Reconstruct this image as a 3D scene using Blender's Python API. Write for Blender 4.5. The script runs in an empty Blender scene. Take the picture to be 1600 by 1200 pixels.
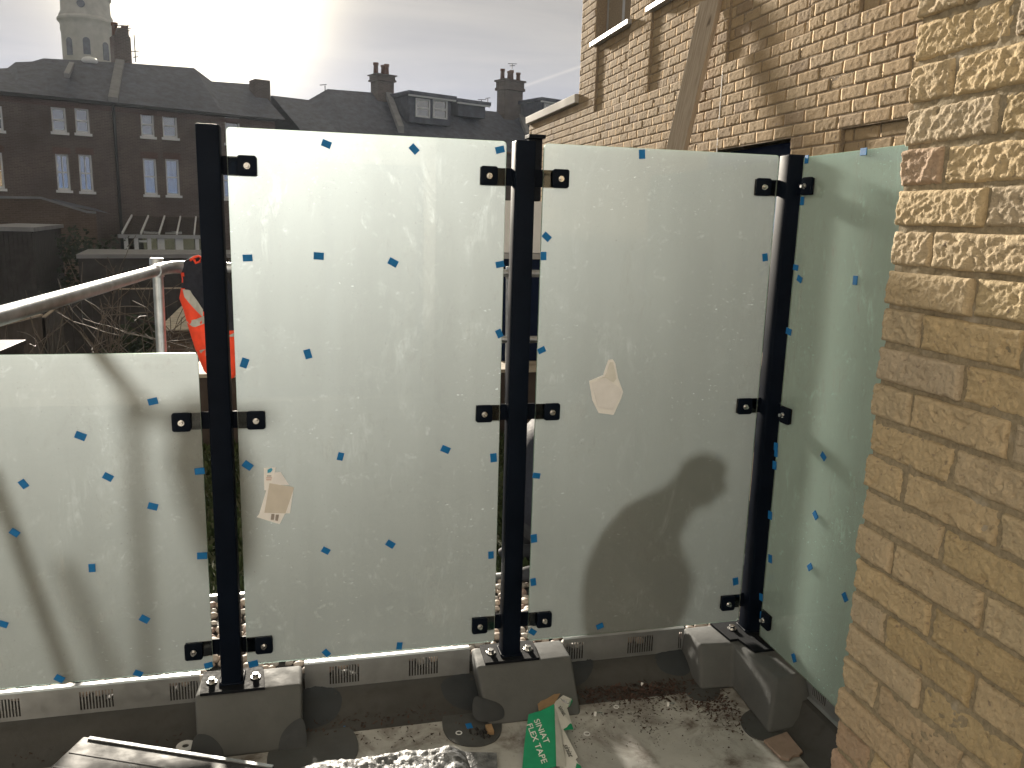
import bpy, bmesh, math, random
import numpy as np
from mathutils import Vector, Matrix, noise as mnoise

# ------------------------------------------------------------------ camera, sky, sun, exposure
SC = bpy.context.scene
COL = SC.collection
R = random.Random(7)
CF, PITCH, YAW, ROLL, EYE = 1264.33, 0.1962, 0.2399, 0.0276, 1.70
FW = np.array([math.sin(YAW)*math.cos(PITCH), math.cos(YAW)*math.cos(PITCH), -math.sin(PITCH)])
_r0 = np.array([math.cos(YAW), -math.sin(YAW), 0.0]); _u0 = np.cross(_r0, FW)
RT = math.cos(ROLL)*_r0 + math.sin(ROLL)*_u0
UP = -math.sin(ROLL)*_r0 + math.cos(ROLL)*_u0
cam = bpy.data.cameras.new('camera'); camo = bpy.data.objects.new('camera', cam); COL.objects.link(camo)
camo.matrix_world = Matrix(((RT[0], UP[0], -FW[0], 0), (RT[1], UP[1], -FW[1], 0), (RT[2], UP[2], -FW[2], EYE), (0, 0, 0, 1)))
cam.sensor_fit = 'HORIZONTAL'; cam.sensor_width = 36.0; cam.lens = 36.0*CF/1600.0
cam.clip_start = 0.05; cam.clip_end = 3000
SC.camera = camo

SUN = np.array([-0.10843, 0.96500, 0.23878])          # towards the sun
SUN_EL = math.asin(SUN[2]); SUN_AZ = math.atan2(SUN[0], SUN[1])
SUN_STRENGTH, SKY_STRENGTH, EXPOSURE = 5.0, 0.05, 1.4
ld = bpy.data.lights.new('sun', 'SUN'); lo = bpy.data.objects.new('sun', ld); COL.objects.link(lo)
ld.energy = SUN_STRENGTH; ld.angle = math.radians(3.4); ld.color = (1.0, 0.90, 0.75)
lo.rotation_euler = Vector((-SUN[0], -SUN[1], -SUN[2])).to_track_quat('-Z', 'Y').to_euler()
lo.location = (-2, 20, 12)

W = bpy.data.worlds.new('World'); SC.world = W; W.use_nodes = True
nt = W.node_tree; nt.nodes.clear()
def wn(t, **k):
    n = nt.nodes.new(t)
    for a, b in k.items(): setattr(n, a, b)
    return n
def wmath(op, a, b=None, c=None):
    n = wn('ShaderNodeMath', operation=op)
    for i, v in enumerate((a, b, c)):
        if v is None: continue
        if isinstance(v, (int, float)): n.inputs[i].default_value = v
        else: nt.links.new(v, n.inputs[i])
    return n.outputs[0]
sky = wn('ShaderNodeTexSky'); sky.sky_type = 'NISHITA'; sky.sun_disc = False
sky.sun_elevation = SUN_EL; sky.sun_rotation = SUN_AZ; sky.air_density = 0.08; sky.dust_density = 0.018; sky.ozone_density = 1.0
tc = wn('ShaderNodeTexCoord')
nrm = wn('ShaderNodeVectorMath', operation='NORMALIZE'); nt.links.new(tc.outputs['Generated'], nrm.inputs[0])
dt = wn('ShaderNodeVectorMath', operation='DOT_PRODUCT'); nt.links.new(nrm.outputs[0], dt.inputs[0]); dt.inputs[1].default_value = tuple(SUN)
ang = wmath('ARCCOSINE', wmath('MINIMUM', dt.outputs['Value'], 0.99999))
g1 = wmath('EXPONENT', wmath('MULTIPLY', wmath('POWER', wmath('DIVIDE', ang, math.radians(5.0)), 2.0), -1.0))
g2 = wmath('EXPONENT', wmath('MULTIPLY', ang, -1.0/math.radians(22.0)))
# thin high cloud: long soft streaks
mp = wn('ShaderNodeMapping'); mp.inputs['Scale'].default_value = (1.6, 1.6, 11.0); mp.inputs['Rotation'].default_value = (0.0, 0.16, 0.3)
nt.links.new(nrm.outputs[0], mp.inputs[0])
nz = wn('ShaderNodeTexNoise'); nz.inputs['Scale'].default_value = 2.3; nz.inputs['Detail'].default_value = 5; nz.inputs['Roughness'].default_value = 0.55; nz.inputs['Distortion'].default_value = 0.5
nt.links.new(mp.outputs[0], nz.inputs['Vector'])
cl = wn('ShaderNodeMapRange'); nt.links.new(nz.outputs['Fac'], cl.inputs[0]); cl.inputs[1].default_value = 0.30; cl.inputs[2].default_value = 0.68
# one contrail: a thin great-circle streak
sx = wn('ShaderNodeSeparateXYZ'); nt.links.new(nrm.outputs[0], sx.inputs[0])
CONTRAIL_N = wn('ShaderNodeVectorMath', operation='DOT_PRODUCT'); nt.links.new(nrm.outputs[0], CONTRAIL_N.inputs[0])
def _ray(x, y):
    d = FW + RT*(x-800)/CF + UP*(600-y)/CF
    return d/np.linalg.norm(d)
_cn = np.cross(_ray(832, 130), _ray(895, 108)); _cn /= np.linalg.norm(_cn)
CONTRAIL_N.inputs[1].default_value = tuple(_cn)
ct = wmath('EXPONENT', wmath('MULTIPLY', wmath('POWER', wmath('DIVIDE', CONTRAIL_N.outputs['Value'], 0.0016), 2.0), -1.0))
ct = wmath('MULTIPLY', ct, wmath('GREATER_THAN', sx.outputs['X'], 0.24))
ct = wmath('MULTIPLY', ct, wmath('GREATER_THAN', sx.outputs['Y'], 0.0))
b1 = wn('ShaderNodeBackground'); nt.links.new(sky.outputs[0], b1.inputs[0]); b1.inputs[1].default_value = SKY_STRENGTH
b2 = wn('ShaderNodeBackground'); b2.inputs[0].default_value = (1.0, 0.86, 0.60, 1)
nt.links.new(wmath('ADD', wmath('MULTIPLY', g1, 1.6), wmath('MULTIPLY', g2, 0.02)), b2.inputs[1])
b3 = wn('ShaderNodeBackground'); b3.inputs[0].default_value = (1.0, 0.875, 0.60, 1)
upm = wn('ShaderNodeMapRange'); nt.links.new(sx.outputs['Z'], upm.inputs[0]); upm.inputs[1].default_value = -0.02; upm.inputs[2].default_value = 0.05
veil = wmath('ADD', wmath('MULTIPLY', cl.outputs[0], 0.040), 0.132)
veil = wmath('ADD', veil, wmath('MULTIPLY', ct, 0.045))
nt.links.new(wmath('MULTIPLY', veil, upm.outputs[0]), b3.inputs[1])
ad = wn('ShaderNodeAddShader'); nt.links.new(b1.outputs[0], ad.inputs[0]); nt.links.new(b2.outputs[0], ad.inputs[1])
ad2 = wn('ShaderNodeAddShader'); nt.links.new(ad.outputs[0], ad2.inputs[0]); nt.links.new(b3.outputs[0], ad2.inputs[1])
wo = wn('ShaderNodeOutputWorld'); nt.links.new(ad2.outputs[0], wo.inputs[0])

SC.view_settings.view_transform = 'Standard'; SC.view_settings.look = 'None'
SC.view_settings.exposure = EXPOSURE; SC.view_settings.gamma = 1.0; SC.view_settings.use_curve_mapping = False
SC.cycles.max_bounces = 10; SC.cycles.transmission_bounces = 8; SC.cycles.transparent_max_bounces = 12
SC.cycles.use_denoising = True; SC.cycles.sample_clamp_indirect = 6.0
SC.cycles.caustics_refractive = True; SC.cycles.caustics_reflective = False

# ------------------------------------------------------------------ photo pixel -> place on a known plane
def ray(x, y): return FW + RT*(x-800)/CF + UP*(600-y)/CF
def onz(x, y, z): d = ray(x, y); P = d*((z-EYE)/d[2]); P[2] += EYE; return P
def ony(x, y, Y): d = ray(x, y); P = d*(Y/d[1]); P[2] += EYE; return P
def onx(x, y, X): d = ray(x, y); P = d*(X/d[0]); P[2] += EYE; return P
def onv(x, y, p0, n):
    d = ray(x, y); t = (np.dot(p0, n) - EYE*n[2])/np.dot(d, n); P = d*t; P[2] += EYE; return P

# ------------------------------------------------------------------ materials
def new_mat(name):
    m = bpy.data.materials.new(name); m.use_nodes = True; m.node_tree.nodes.clear()
    return m
class NT:
    def __init__(s, name):
        s.m = new_mat(name); s.t = s.m.node_tree
        s.out = s.t.nodes.new('ShaderNodeOutputMaterial')
    def n(s, t, **k):
        n = s.t.nodes.new(t)
        for a, b in k.items(): setattr(n, a, b)
        return n
    def l(s, a, b): s.t.links.new(a, b)
    def setin(s, sock, v):
        if hasattr(v, 'links'): s.l(v, sock)
        else: sock.default_value = v
    def math(s, op, a, b=0.0):
        n = s.n('ShaderNodeMath', operation=op); s.setin(n.inputs[0], a); s.setin(n.inputs[1], b); return n.outputs[0]
    def coord(s, kind='Object'): return s.n('ShaderNodeTexCoord').outputs[kind]
    def pos(s): return s.n('ShaderNodeNewGeometry').outputs['Position']
    def noise(s, vec, scale, detail=4, rough=0.55, dist=0.0, stretch=None):
        if stretch:
            mp = s.n('ShaderNodeMapping'); mp.inputs['Scale'].default_value = stretch; s.l(vec, mp.inputs[0]); vec = mp.outputs[0]
        n = s.n('ShaderNodeTexNoise'); s.l(vec, n.inputs['Vector']); n.inputs['Scale'].default_value = scale
        n.inputs['Detail'].default_value = detail; n.inputs['Roughness'].default_value = rough; n.inputs['Distortion'].default_value = dist
        return n.outputs['Fac']
    def rng(s, v, a, b, c=0.0, d=1.0):
        n = s.n('ShaderNodeMapRange'); s.l(v, n.inputs[0])
        for i, q in enumerate((a, b, c, d)): n.inputs[i+1].default_value = q
        return n.outputs[0]
    def ramp(s, v, stops):
        n = s.n('ShaderNodeValToRGB'); s.l(v, n.inputs[0]); e = n.color_ramp.elements
        while len(e) < len(stops): e.new(0.5)
        for i, (p, c) in enumerate(stops): e[i].position = p; e[i].color = (*c, 1)
        return n.outputs[0]
    def mix(s, fac, a, b, mode='MIX'):
        n = s.n('ShaderNodeMix', data_type='RGBA', blend_type=mode)
        s.setin(n.inputs[0], fac)
        for i, v in ((6, a), (7, b)):
            if isinstance(v, tuple): n.inputs[i].default_value = (*v, 1) if len(v) == 3 else v
            else: s.l(v, n.inputs[i])
        return n.outputs[2]
    def bump(s, h, strength=0.5, dist=0.01):
        n = s.n('ShaderNodeBump'); n.inputs['Strength'].default_value = strength; n.inputs['Distance'].default_value = dist; s.l(h, n.inputs['Height']); return n.outputs[0]
    def bsdf(s, base, rough=0.6, metal=0.0, normal=None, spec=0.5, **k):
        n = s.n('ShaderNodeBsdfPrincipled')
        s.setin(n.inputs['Base Color'], (*base, 1) if isinstance(base, tuple) else base)
        s.setin(n.inputs['Roughness'], rough); s.setin(n.inputs['Metallic'], metal); n.inputs['Specular IOR Level'].default_value = spec
        if normal is not None: s.l(normal, n.inputs['Normal'])
        for a, b in k.items(): s.setin(n.inputs[a], b)
        s.l(n.outputs[0], s.out.inputs[0]); return s.m
def simple(name, base, rough=0.6, metal=0.0, var=0.18, nscale=9.0, bump=0.0, bscale=60.0, spec=0.5):
    q = NT(name); p = q.pos()
    dark = tuple(c*(1-var) for c in base); lite = tuple(min(1, c*(1+var)) for c in base)
    col = q.ramp(q.noise(p, nscale, 5), [(0.3, dark), (0.7, lite)])
    rr = q.rng(q.noise(p, nscale*2.3, 3), 0.3, 0.7, max(0, rough-0.08), min(1, rough+0.08))
    nm = q.bump(q.noise(p, bscale, 4), bump, 0.004) if bump else None
    return q.bsdf(col, rr, metal, nm, spec)

def brick_mat(name, cols, grain, bumpd, bstr=0.7, spec=0.2):
    q = NT(name); p = q.pos()
    oi = q.n('ShaderNodeObjectInfo').outputs['Random']
    at = q.n('ShaderNodeAttribute', attribute_name='tone').outputs['Fac']
    t = q.math('FRACT', q.math('ADD', oi, at))
    base = q.ramp(t, cols)
    base.node.color_ramp.interpolation = 'LINEAR'
    n1 = q.noise(p, grain*0.35, 6, 0.62)
    base = q.mix(q.rng(n1, 0.38, 0.75, 0.0, 0.6), base, q.mix(0.4, base, (0.17, 0.13, 0.085)))
    n2 = q.noise(p, grain*2.2, 4, 0.7)
    base = q.mix(q.rng(n2, 0.55, 0.75, 0.0, 0.45), base, (0.50, 0.43, 0.33))
    n3 = q.noise(p, grain*1.1, 3, 0.5)
    base = q.mix(q.rng(n3, 0.66, 0.74, 0.0, 0.6), base, (0.16, 0.12, 0.11))
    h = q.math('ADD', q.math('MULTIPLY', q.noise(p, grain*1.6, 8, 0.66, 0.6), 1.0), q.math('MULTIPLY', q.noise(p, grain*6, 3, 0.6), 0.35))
    pit = q.noise(p, grain*1.6, 8, 0.66, 0.6); base = q.mix(q.rng(pit, 0.28, 0.44, 0.55, 0.0), base, (0.15, 0.115, 0.075))  # cavity shade painted into the colour where the bump is low
    return q.bsdf(base, 0.92, 0, q.bump(h, bstr, bumpd), spec)

M = {}
M['black_paint'] = simple('black_powder_coat', (0.0045, 0.0075, 0.015), 0.50, 0.0, 0.25, 5, 0.05, 500, 0.04)
M['black_matte'] = simple('black_coated_plate', (0.008, 0.010, 0.014), 0.75, 0.0, 0.3, 30, 0.1, 200, 0.12)
M['steel'] = simple('zinc_steel', (0.62, 0.62, 0.62), 0.28, 1.0, 0.1, 30)
M['galv'] = simple('galvanised_tube', (0.43, 0.45, 0.48), 0.42, 0.85, 0.25, 14, 0.12, 160)
M['alu'] = simple('mill_aluminium', (0.40, 0.415, 0.43), 0.46, 0.8, 0.14, 12, 0.08, 220)
M['pad'] = simple('blue_foam', (0.006, 0.15, 0.42), 0.62, 0, 0.12, 40, 0.1, 400, 0.3)
M['paper'] = simple('white_paper', (0.84, 0.84, 0.86), 0.8, 0, 0.03, 30)
M['card_white'] = simple('card_white', (0.70, 0.70, 0.69), 0.65, 0, 0.08, 30)
M['card_green'] = simple('card_green', (0.004, 0.27, 0.13), 0.5, 0, 0.08, 30)
M['card_brown'] = simple('card_brown', (0.34, 0.22, 0.12), 0.85, 0, 0.1, 40)
M['ink'] = simple('black_ink', (0.02, 0.02, 0.022), 0.7)
M['print_white'] = simple('white_print', (0.72, 0.75, 0.72), 0.6)
M['print_blue'] = simple('blue_print', (0.05, 0.38, 0.62), 0.6)
M['print_grey'] = simple('grey_print', (0.30, 0.27, 0.26), 0.7)
M['print_red'] = simple('pale_red_print', (0.55, 0.35, 0.33), 0.7)
M['wood'] = None
M['orange'] = simple('hi_vis_orange', (0.85, 0.065, 0.022), 0.75, 0, 0.12, 25, 0.25, 700)
M['navy'] = simple('navy_cloth', (0.010, 0.012, 0.022), 0.85, 0, 0.2, 25, 0.25, 700)
M['reflective'] = simple('reflective_tape', (0.40, 0.39, 0.36), 0.45, 0.15, 0.08, 60)
M['slate'] = simple('slate_roof', (0.080, 0.087, 0.122), 0.6, 0, 0.3, 2.5, 0.0)
M['dark_brick'] = None
M['white_frame'] = simple('white_painted_frame', (0.72, 0.73, 0.75), 0.45, 0, 0.05, 6)
M['grey_frame'] = simple('grey_metal_frame', (0.36, 0.36, 0.37), 0.4, 0.2, 0.06, 8)
M['navy_frame'] = simple('navy_metal_frame', (0.006, 0.012, 0.035), 0.6, 0, 0.1, 8, 0, 60, 0.08)
M['stone'] = simple('pale_stone', (0.44, 0.42, 0.39), 0.85, 0, 0.16, 0.9, 0.0)
M['lead'] = simple('lead_flashing', (0.22, 0.22, 0.235), 0.6, 0.1, 0.15, 2)
M['pot'] = simple('chimney_pot_clay', (0.16, 0.075, 0.05), 0.85, 0, 0.2, 6)
M['black_rubber'] = simple('black_plastic', (0.018, 0.018, 0.020), 0.62, 0, 0.2, 14, 0.1, 60)
M['dark_in'] = simple('dark_room', (0.03, 0.03, 0.033), 0.9)
M['curtain'] = simple('net_curtain', (0.50, 0.49, 0.48), 0.9, 0, 0.1, 8)
M['fence'] = simple('weathered_fence_boards', (0.085, 0.068, 0.058), 0.9, 0, 0.3, 3.5, 0.0)
M['shed'] = simple('dark_shed_boards', (0.040, 0.035, 0.034), 0.9, 0, 0.3, 3.5, 0.0)
M['twig'] = simple('bare_twig_bark', (0.105, 0.082, 0.064), 0.7, 0, 0.3, 20)
M['fascia'] = simple('brown_fascia', (0.050, 0.036, 0.030), 0.8, 0, 0.25, 6)
M['felt'] = simple('pale_roof_felt', (0.42, 0.37, 0.30), 0.85, 0, 0.35, 6, 0.3, 40)
M['skin'] = simple('skin', (0.42, 0.25, 0.18), 0.55, 0, 0.08, 30)
M['hair'] = simple('dark_hair', (0.025, 0.018, 0.014), 0.6, 0, 0.3, 60)
M['denim'] = simple('dark_trousers', (0.03, 0.032, 0.04), 0.85)
M['ground'] = simple('garden_ground', (0.075, 0.085, 0.045), 0.95, 0, 0.35, 0.6, 0.3, 8)
M['tile_frag'] = simple('brown_tile_fragment', (0.30, 0.22, 0.18), 0.8, 0, 0.12, 40, 0.2, 150)
M['dust'] = simple('brown_debris', (0.060, 0.036, 0.030), 0.95, 0, 0.5, 30)

def wood_mat():
    q = NT('weathered_plank'); p = q.coord('Object')
    g = q.noise(p, 6, 6, 0.6, 0.4, (14, 14, 0.9))
    c = q.ramp(g, [(0.25, (0.27, 0.215, 0.165)), (0.55, (0.42, 0.35, 0.28)), (0.8, (0.52, 0.44, 0.365))])
    k = q.noise(p, 5.0, 2, 0.4, 0.0, (1.6, 1.6, 0.8)); c = q.mix(q.rng(k, 0.72, 0.78, 0, 0.8), c, (0.07, 0.045, 0.03))
    return q.bsdf(c, 0.85, 0, q.bump(g, 0.4, 0.003), 0.2)
M['wood'] = wood_mat()

def far_brick(name, base, scale):
    q = NT(name); p = q.coord('Object')
    mp = q.n('ShaderNodeMapping'); q.l(p, mp.inputs[0]); mp.inputs['Rotation'].default_value = (math.radians(90), 0, 0)
    b = q.n('ShaderNodeTexBrick'); q.l(mp.outputs[0], b.inputs['Vector']); b.inputs['Scale'].default_value = scale
    b.inputs['Color1'].default_value = (*[c*0.8 for c in base], 1); b.inputs['Color2'].default_value = (*[c*1.15 for c in base], 1)
    b.inputs['Mortar'].default_value = (*[min(1, c*1.5) for c in base], 1); b.inputs['Mortar Size'].default_value = 0.012
    b.inputs['Brick Width'].default_value = 0.225; b.inputs['Row Height'].default_value = 0.075
    n = q.noise(p, 0.7, 6, 0.6)
    c = q.mix(q.rng(n, 0.35, 0.7, 0, 0.7), b.outputs['Color'], tuple(x*0.55 for x in base))
    return q.bsdf(c, 0.9, 0, None, 0.2)
M['dark_brick'] = far_brick('sooty_brick', (0.135, 0.108, 0.098), 1.0)
M['red_brick'] = far_brick('sooty_red_brick', (0.135, 0.088, 0.078), 1.0)
M['orange_brick'] = far_brick('brown_brick', (0.125, 0.092, 0.072), 1.0)

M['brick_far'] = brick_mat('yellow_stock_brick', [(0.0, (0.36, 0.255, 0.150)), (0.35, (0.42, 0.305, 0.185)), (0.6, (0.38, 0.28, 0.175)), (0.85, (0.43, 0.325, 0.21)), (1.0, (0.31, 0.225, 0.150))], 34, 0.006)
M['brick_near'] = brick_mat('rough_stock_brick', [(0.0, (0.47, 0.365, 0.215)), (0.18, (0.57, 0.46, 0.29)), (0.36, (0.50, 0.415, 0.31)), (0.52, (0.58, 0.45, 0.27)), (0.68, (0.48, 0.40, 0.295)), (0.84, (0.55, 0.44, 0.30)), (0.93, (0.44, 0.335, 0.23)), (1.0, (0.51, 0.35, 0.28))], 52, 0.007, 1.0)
def mortar_mat(name, base, grain):
    q = NT(name); p = q.pos()
    n = q.noise(p, grain, 6, 0.65)
    c = q.ramp(n, [(0.3, tuple(x*0.62 for x in base)), (0.7, tuple(x*1.12 for x in base))])
    w = q.noise(p, grain*0.12, 3, 0.6); c = q.mix(q.rng(w, 0.62, 0.72, 0, 0.45), c, (0.55, 0.50, 0.43))
    return q.bsdf(c, 0.95, 0, q.bump(q.noise(p, grain*1.7, 6, 0.7), 0.8, 0.004), 0.15)
M['mortar_far'] = mortar_mat('building_mortar', (0.31, 0.245, 0.18), 70)
M['mortar_near'] = mortar_mat('wall_mortar', (0.34, 0.285, 0.20), 90)

def membrane(name, base, wear, rough=0.55, bscale=18, dirt=0.0):
    q = NT(name); p = q.pos()
    n = q.noise(p, 3.0, 6, 0.6); n2 = q.noise(p, 22, 5, 0.6)
    c = q.ramp(n, [(0.3, tuple(x*0.78 for x in base)), (0.7, tuple(x*1.15 for x in base))])
    c = q.mix(q.rng(n2, 0.55, 0.75, 0, 0.35), c, wear)
    if dirt:
        d = q.noise(p, 4.2, 7, 0.66, 0.8); d2 = q.noise(p, 38, 4, 0.7)
        sx = q.n('ShaderNodeSeparateXYZ'); q.l(p, sx.inputs[0])
        fy = q.rng(sx.outputs['Y'], 2.25, 2.56, 0.0, 0.20)            # silt collects along the upstand
        k = q.math('ADD', q.rng(d, 0.42, 0.66), fy)
        c = q.mix(q.rng(q.math('MULTIPLY', k, q.rng(d2, 0.2, 0.6, 0.6, 1.0)), 0.15, 0.9, 0, 0.85), c, (0.085, 0.058, 0.042))
        s = q.noise(p, 120, 2, 0.5); c = q.mix(q.rng(s, 0.70, 0.76, 0, 0.7), c, (0.05, 0.03, 0.025))
        fx = q.noise(p, 1.6, 3, 0.5); c = q.mix(q.rng(fx, 0.5, 0.62, 0, 0.35), c, (0.25, 0.25, 0.25))
    h = q.math('ADD', q.math('MULTIPLY', q.noise(p, bscale, 4, 0.5), 1.0), q.math('MULTIPLY', q.noise(p, 240, 3, 0.6), 0.15))
    return q.bsdf(c, q.rng(n2, 0.3, 0.7, rough-0.12, rough+0.15), 0, q.bump(h, 0.35, 0.006), 0.3)
M['membrane'] = membrane('grey_liquid_membrane', (0.108, 0.114, 0.118), (0.14, 0.14, 0.138), 0.76)
M['upstand'] = membrane('upstand_membrane', (0.062, 0.062, 0.062), (0.042, 0.038, 0.034), 0.7)
M['patch'] = membrane('dark_membrane_patch', (0.036, 0.042, 0.050), (0.055, 0.056, 0.058), 0.5)
M['deck'] = membrane('deck_membrane', (0.48, 0.48, 0.47), (0.36, 0.33, 0.30), 0.6, 10, 1.0)
M['patch_floor'] = membrane('dark_floor_patch', (0.075, 0.078, 0.080), (0.11, 0.10, 0.09), 0.5)

def glass_mats(tint, green, refl, trans, dif, rgf, rgr, side=False):
    def clamp_mask(q, p):
        sp3 = q.n('ShaderNodeSeparateXYZ'); q.l(p, sp3.inputs[0])
        def within(sock, c, h): return q.math('LESS_THAN', q.math('ABSOLUTE', q.math('SUBTRACT', sock, c)), h)
        def either(L):
            a = L[0]
            for t in L[1:]: a = q.math('MAXIMUM', a, t)
            return a
        if side: return q.math('MULTIPLY', either([within(sp3.outputs['Z'], z-.001, .0275) for z in (1.850, 1.050, 0.252)]), within(sp3.outputs['Y'], 2.53, .037))
        return q.math('MULTIPLY', either([within(sp3.outputs['Z'], z-.001, .0275) for z in (1.848, 1.060, 0.276)]), either([within(sp3.outputs['X'], c, .041) for c in (-0.252+.042, -0.362-.042, 0.606-.042, 0.733+.042, 1.588-.042)]))
    # front face: clear polished glass with faint smears; back face: acid-etched
    q = NT('glass_front'); p = q.pos()
    g = q.n('ShaderNodeBsdfGlass'); g.inputs['Color'].default_value = (*tint, 1); g.inputs['Roughness'].default_value = 0.0; g.inputs['IOR'].default_value = 1.45
    d = q.n('ShaderNodeBsdfDiffuse'); d.inputs['Color'].default_value = (0.75, 0.75, 0.72, 1)
    s1 = q.noise(p, 7, 6, 0.7, 1.6, (1.0, 1.0, 0.55)); s2 = q.noise(p, 60, 4, 0.7, 1.0, (1.0, 1.0, 0.3)); s3 = q.noise(p, 2.1, 2, 0.5)
    sm = q.math('MULTIPLY', q.rng(s1, 0.52, 0.78), q.math('MULTIPLY', q.rng(s2, 0.4, 0.75), q.rng(s3, 0.35, 0.7)))
    sp = q.rng(q.noise(p, 260, 1, 0.3), 0.76, 0.80, 0, 0.5)
    fac = q.math('MINIMUM', q.math('ADD', q.math('MULTIPLY', sm, 0.55), q.math('ADD', q.math('MULTIPLY', sp, 0.5), 0.09)), 0.6)
    fac = q.math('MULTIPLY', fac, q.math('SUBTRACT', 1.0, clamp_mask(q, p)))
    mx = q.n('ShaderNodeMixShader'); q.l(fac, mx.inputs[0]); q.l(g.outputs[0], mx.inputs[1]); q.l(d.outputs[0], mx.inputs[2]); q.l(mx.outputs[0], q.out.inputs[0])
    f = q.m
    q = NT('glass_frosted_face'); p = q.pos()
    v = q.rng(q.noise(p, 1.4, 3, 0.5), 0.3, 0.7, 0.95, 1.05)
    st = q.rng(q.noise(p, 9, 4, 0.6, 0.2, (1.0, 1.0, 0.10)), 0.3, 0.7, 0.96, 1.04)                      # runs
    m1_ = q.rng(q.noise(p, 5, 6, 0.68, 1.8, (1.0, 1.0, 0.6)), 0.54, 0.76); m2_ = q.rng(q.noise(p, 46, 4, 0.7, 1.2, (1.0, 1.0, 0.28)), 0.40, 0.72); m3_ = q.rng(q.noise(p, 1.9, 2, 0.5), 0.38, 0.62)
    smear = q.math('MULTIPLY', m1_, q.math('MULTIPLY', m2_, m3_))
    hand = q.math('MULTIPLY', q.rng(q.noise(p, 11, 3, 0.6, 2.5), 0.60, 0.70), q.rng(q.noise(p, 70, 3, 0.6, 0.5), 0.45, 0.62))
    spk = q.math('MULTIPLY', q.rng(q.noise(p, 75, 2, 0.4, 0.4, (1.0, 1.0, 2.2)), 0.70, 0.75), q.rng(q.noise(p, 2.6, 2, 0.5), 0.50, 0.62))
    add = q.math('ADD', q.math('MULTIPLY', smear, 0.85), q.math('ADD', q.math('MULTIPLY', hand, 0.26), q.math('MULTIPLY', spk, 0.85)))
    v = q.math('MULTIPLY', q.math('MULTIPLY', v, st), q.math('ADD', add, 1.0))
    def tinted(c):
        m = q.mix(1.0, (*c, 1), (1, 1, 1, 1), 'MULTIPLY'); hs = q.n('ShaderNodeHueSaturation'); q.l(m, hs.inputs['Color']); q.l(v, hs.inputs['Value']); return hs.outputs[0]
    tr = q.n('ShaderNodeBsdfTranslucent'); q.l(tinted(trans), tr.inputs[0])
    df = q.n('ShaderNodeBsdfDiffuse'); q.l(tinted(refl), df.inputs[0])
    rg = q.n('ShaderNodeBsdfGlass'); q.l(tinted(green), rg.inputs[0]); rg.inputs['Roughness'].default_value = rgr; rg.inputs['IOR'].default_value = 1.45
    m1 = q.n('ShaderNodeMixShader'); m1.inputs[0].default_value = dif; q.l(tr.outputs[0], m1.inputs[1]); q.l(df.outputs[0], m1.inputs[2])
    m2 = q.n('ShaderNodeMixShader'); m2.inputs[0].default_value = rgf; q.l(m1.outputs[0], m2.inputs[1]); q.l(rg.outputs[0], m2.inputs[2])
    # clear silicone bedding under the clamp arms: the etched face is wetted there and turns clear
    mask = clamp_mask(q, p)
    clr = q.n('ShaderNodeBsdfGlass'); clr.inputs['Color'].default_value = (0.8, 0.85, 0.84, 1); clr.inputs['IOR'].default_value = 1.45; clr.inputs['Roughness'].default_value = 0.02
    m3 = q.n('ShaderNodeMixShader'); q.l(mask, m3.inputs[0]); q.l(m2.outputs[0], m3.inputs[1]); q.l(clr.outputs[0], m3.inputs[2])
    q.l(m3.outputs[0], q.out.inputs[0]); b = q.m
    q = NT('glass_edge')
    tr = q.n('ShaderNodeBsdfTranslucent'); tr.inputs[0].default_value = (0.55, 0.72, 0.60, 1)
    g = q.n('ShaderNodeBsdfGlass'); g.inputs['Color'].default_value = (0.75, 0.9, 0.8, 1); g.inputs['Roughness'].default_value = 0.25
    m1 = q.n('ShaderNodeMixShader'); m1.inputs[0].default_value = 0.4; q.l(tr.outputs[0], m1.inputs[1]); q.l(g.outputs[0], m1.inputs[2]); q.l(m1.outputs[0], q.out.inputs[0])
    return [f, b, q.m]
G_MAIN = glass_mats((0.97, 0.985, 0.97), (0.166, 0.187, 0.204), (0.80, 0.87, 0.88), (0.17, 0.20, 0.21), 0.84, 0.48, 0.95)
G_SIDE = glass_mats((0.90, 0.975, 0.935), (0.70, 0.92, 0.94), (0.80, 0.98, 0.99), (0.74, 0.95, 0.98), 0.58, 0.18, 0.80, True)

def window_glass():
    q = NT('window_pane_glass'); p = q.pos()
    g = q.n('ShaderNodeBsdfGlossy'); g.inputs['Roughness'].default_value = 0.03
    g.inputs['Color'].default_value = (0.86, 0.84, 0.80, 1)
    t = q.n('ShaderNodeBsdfTransparent'); t.inputs[0].default_value = (0.62, 0.66, 0.68, 1)
    fr = q.n('ShaderNodeFresnel'); fr.inputs[0].default_value = 1.5
    f2 = q.math('MINIMUM', q.math('ADD', q.math('MULTIPLY', fr.outputs[0], 1.5), 0.22), 1.0)
    nm = q.bump(q.noise(p, 1.3, 2, 0.4), 0.12, 0.05); q.l(nm, g.inputs['Normal'])
    mx = q.n('ShaderNodeMixShader'); q.l(f2, mx.inputs[0]); q.l(t.outputs[0], mx.inputs[1]); q.l(g.outputs[0], mx.inputs[2]); q.l(mx.outputs[0], q.out.inputs[0])
    return q.m
M['pane'] = window_glass()
def clear_plastic():
    q = NT('clear_wrapping_film'); p = q.pos()
    h = q.math('ADD', q.noise(p, 60, 4, 0.6, 1.0), q.math('MULTIPLY', q.noise(p, 14, 4, 0.6, 1.5), 1.2))
    c = q.ramp(q.noise(p, 30, 5, 0.6), [(0.35, (0.09, 0.095, 0.105)), (0.7, (0.26, 0.27, 0.285))])
    return q.bsdf(c, 0.42, 0, q.bump(h, 0.5, 0.008), 0.25)
M['film'] = clear_plastic()
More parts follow.
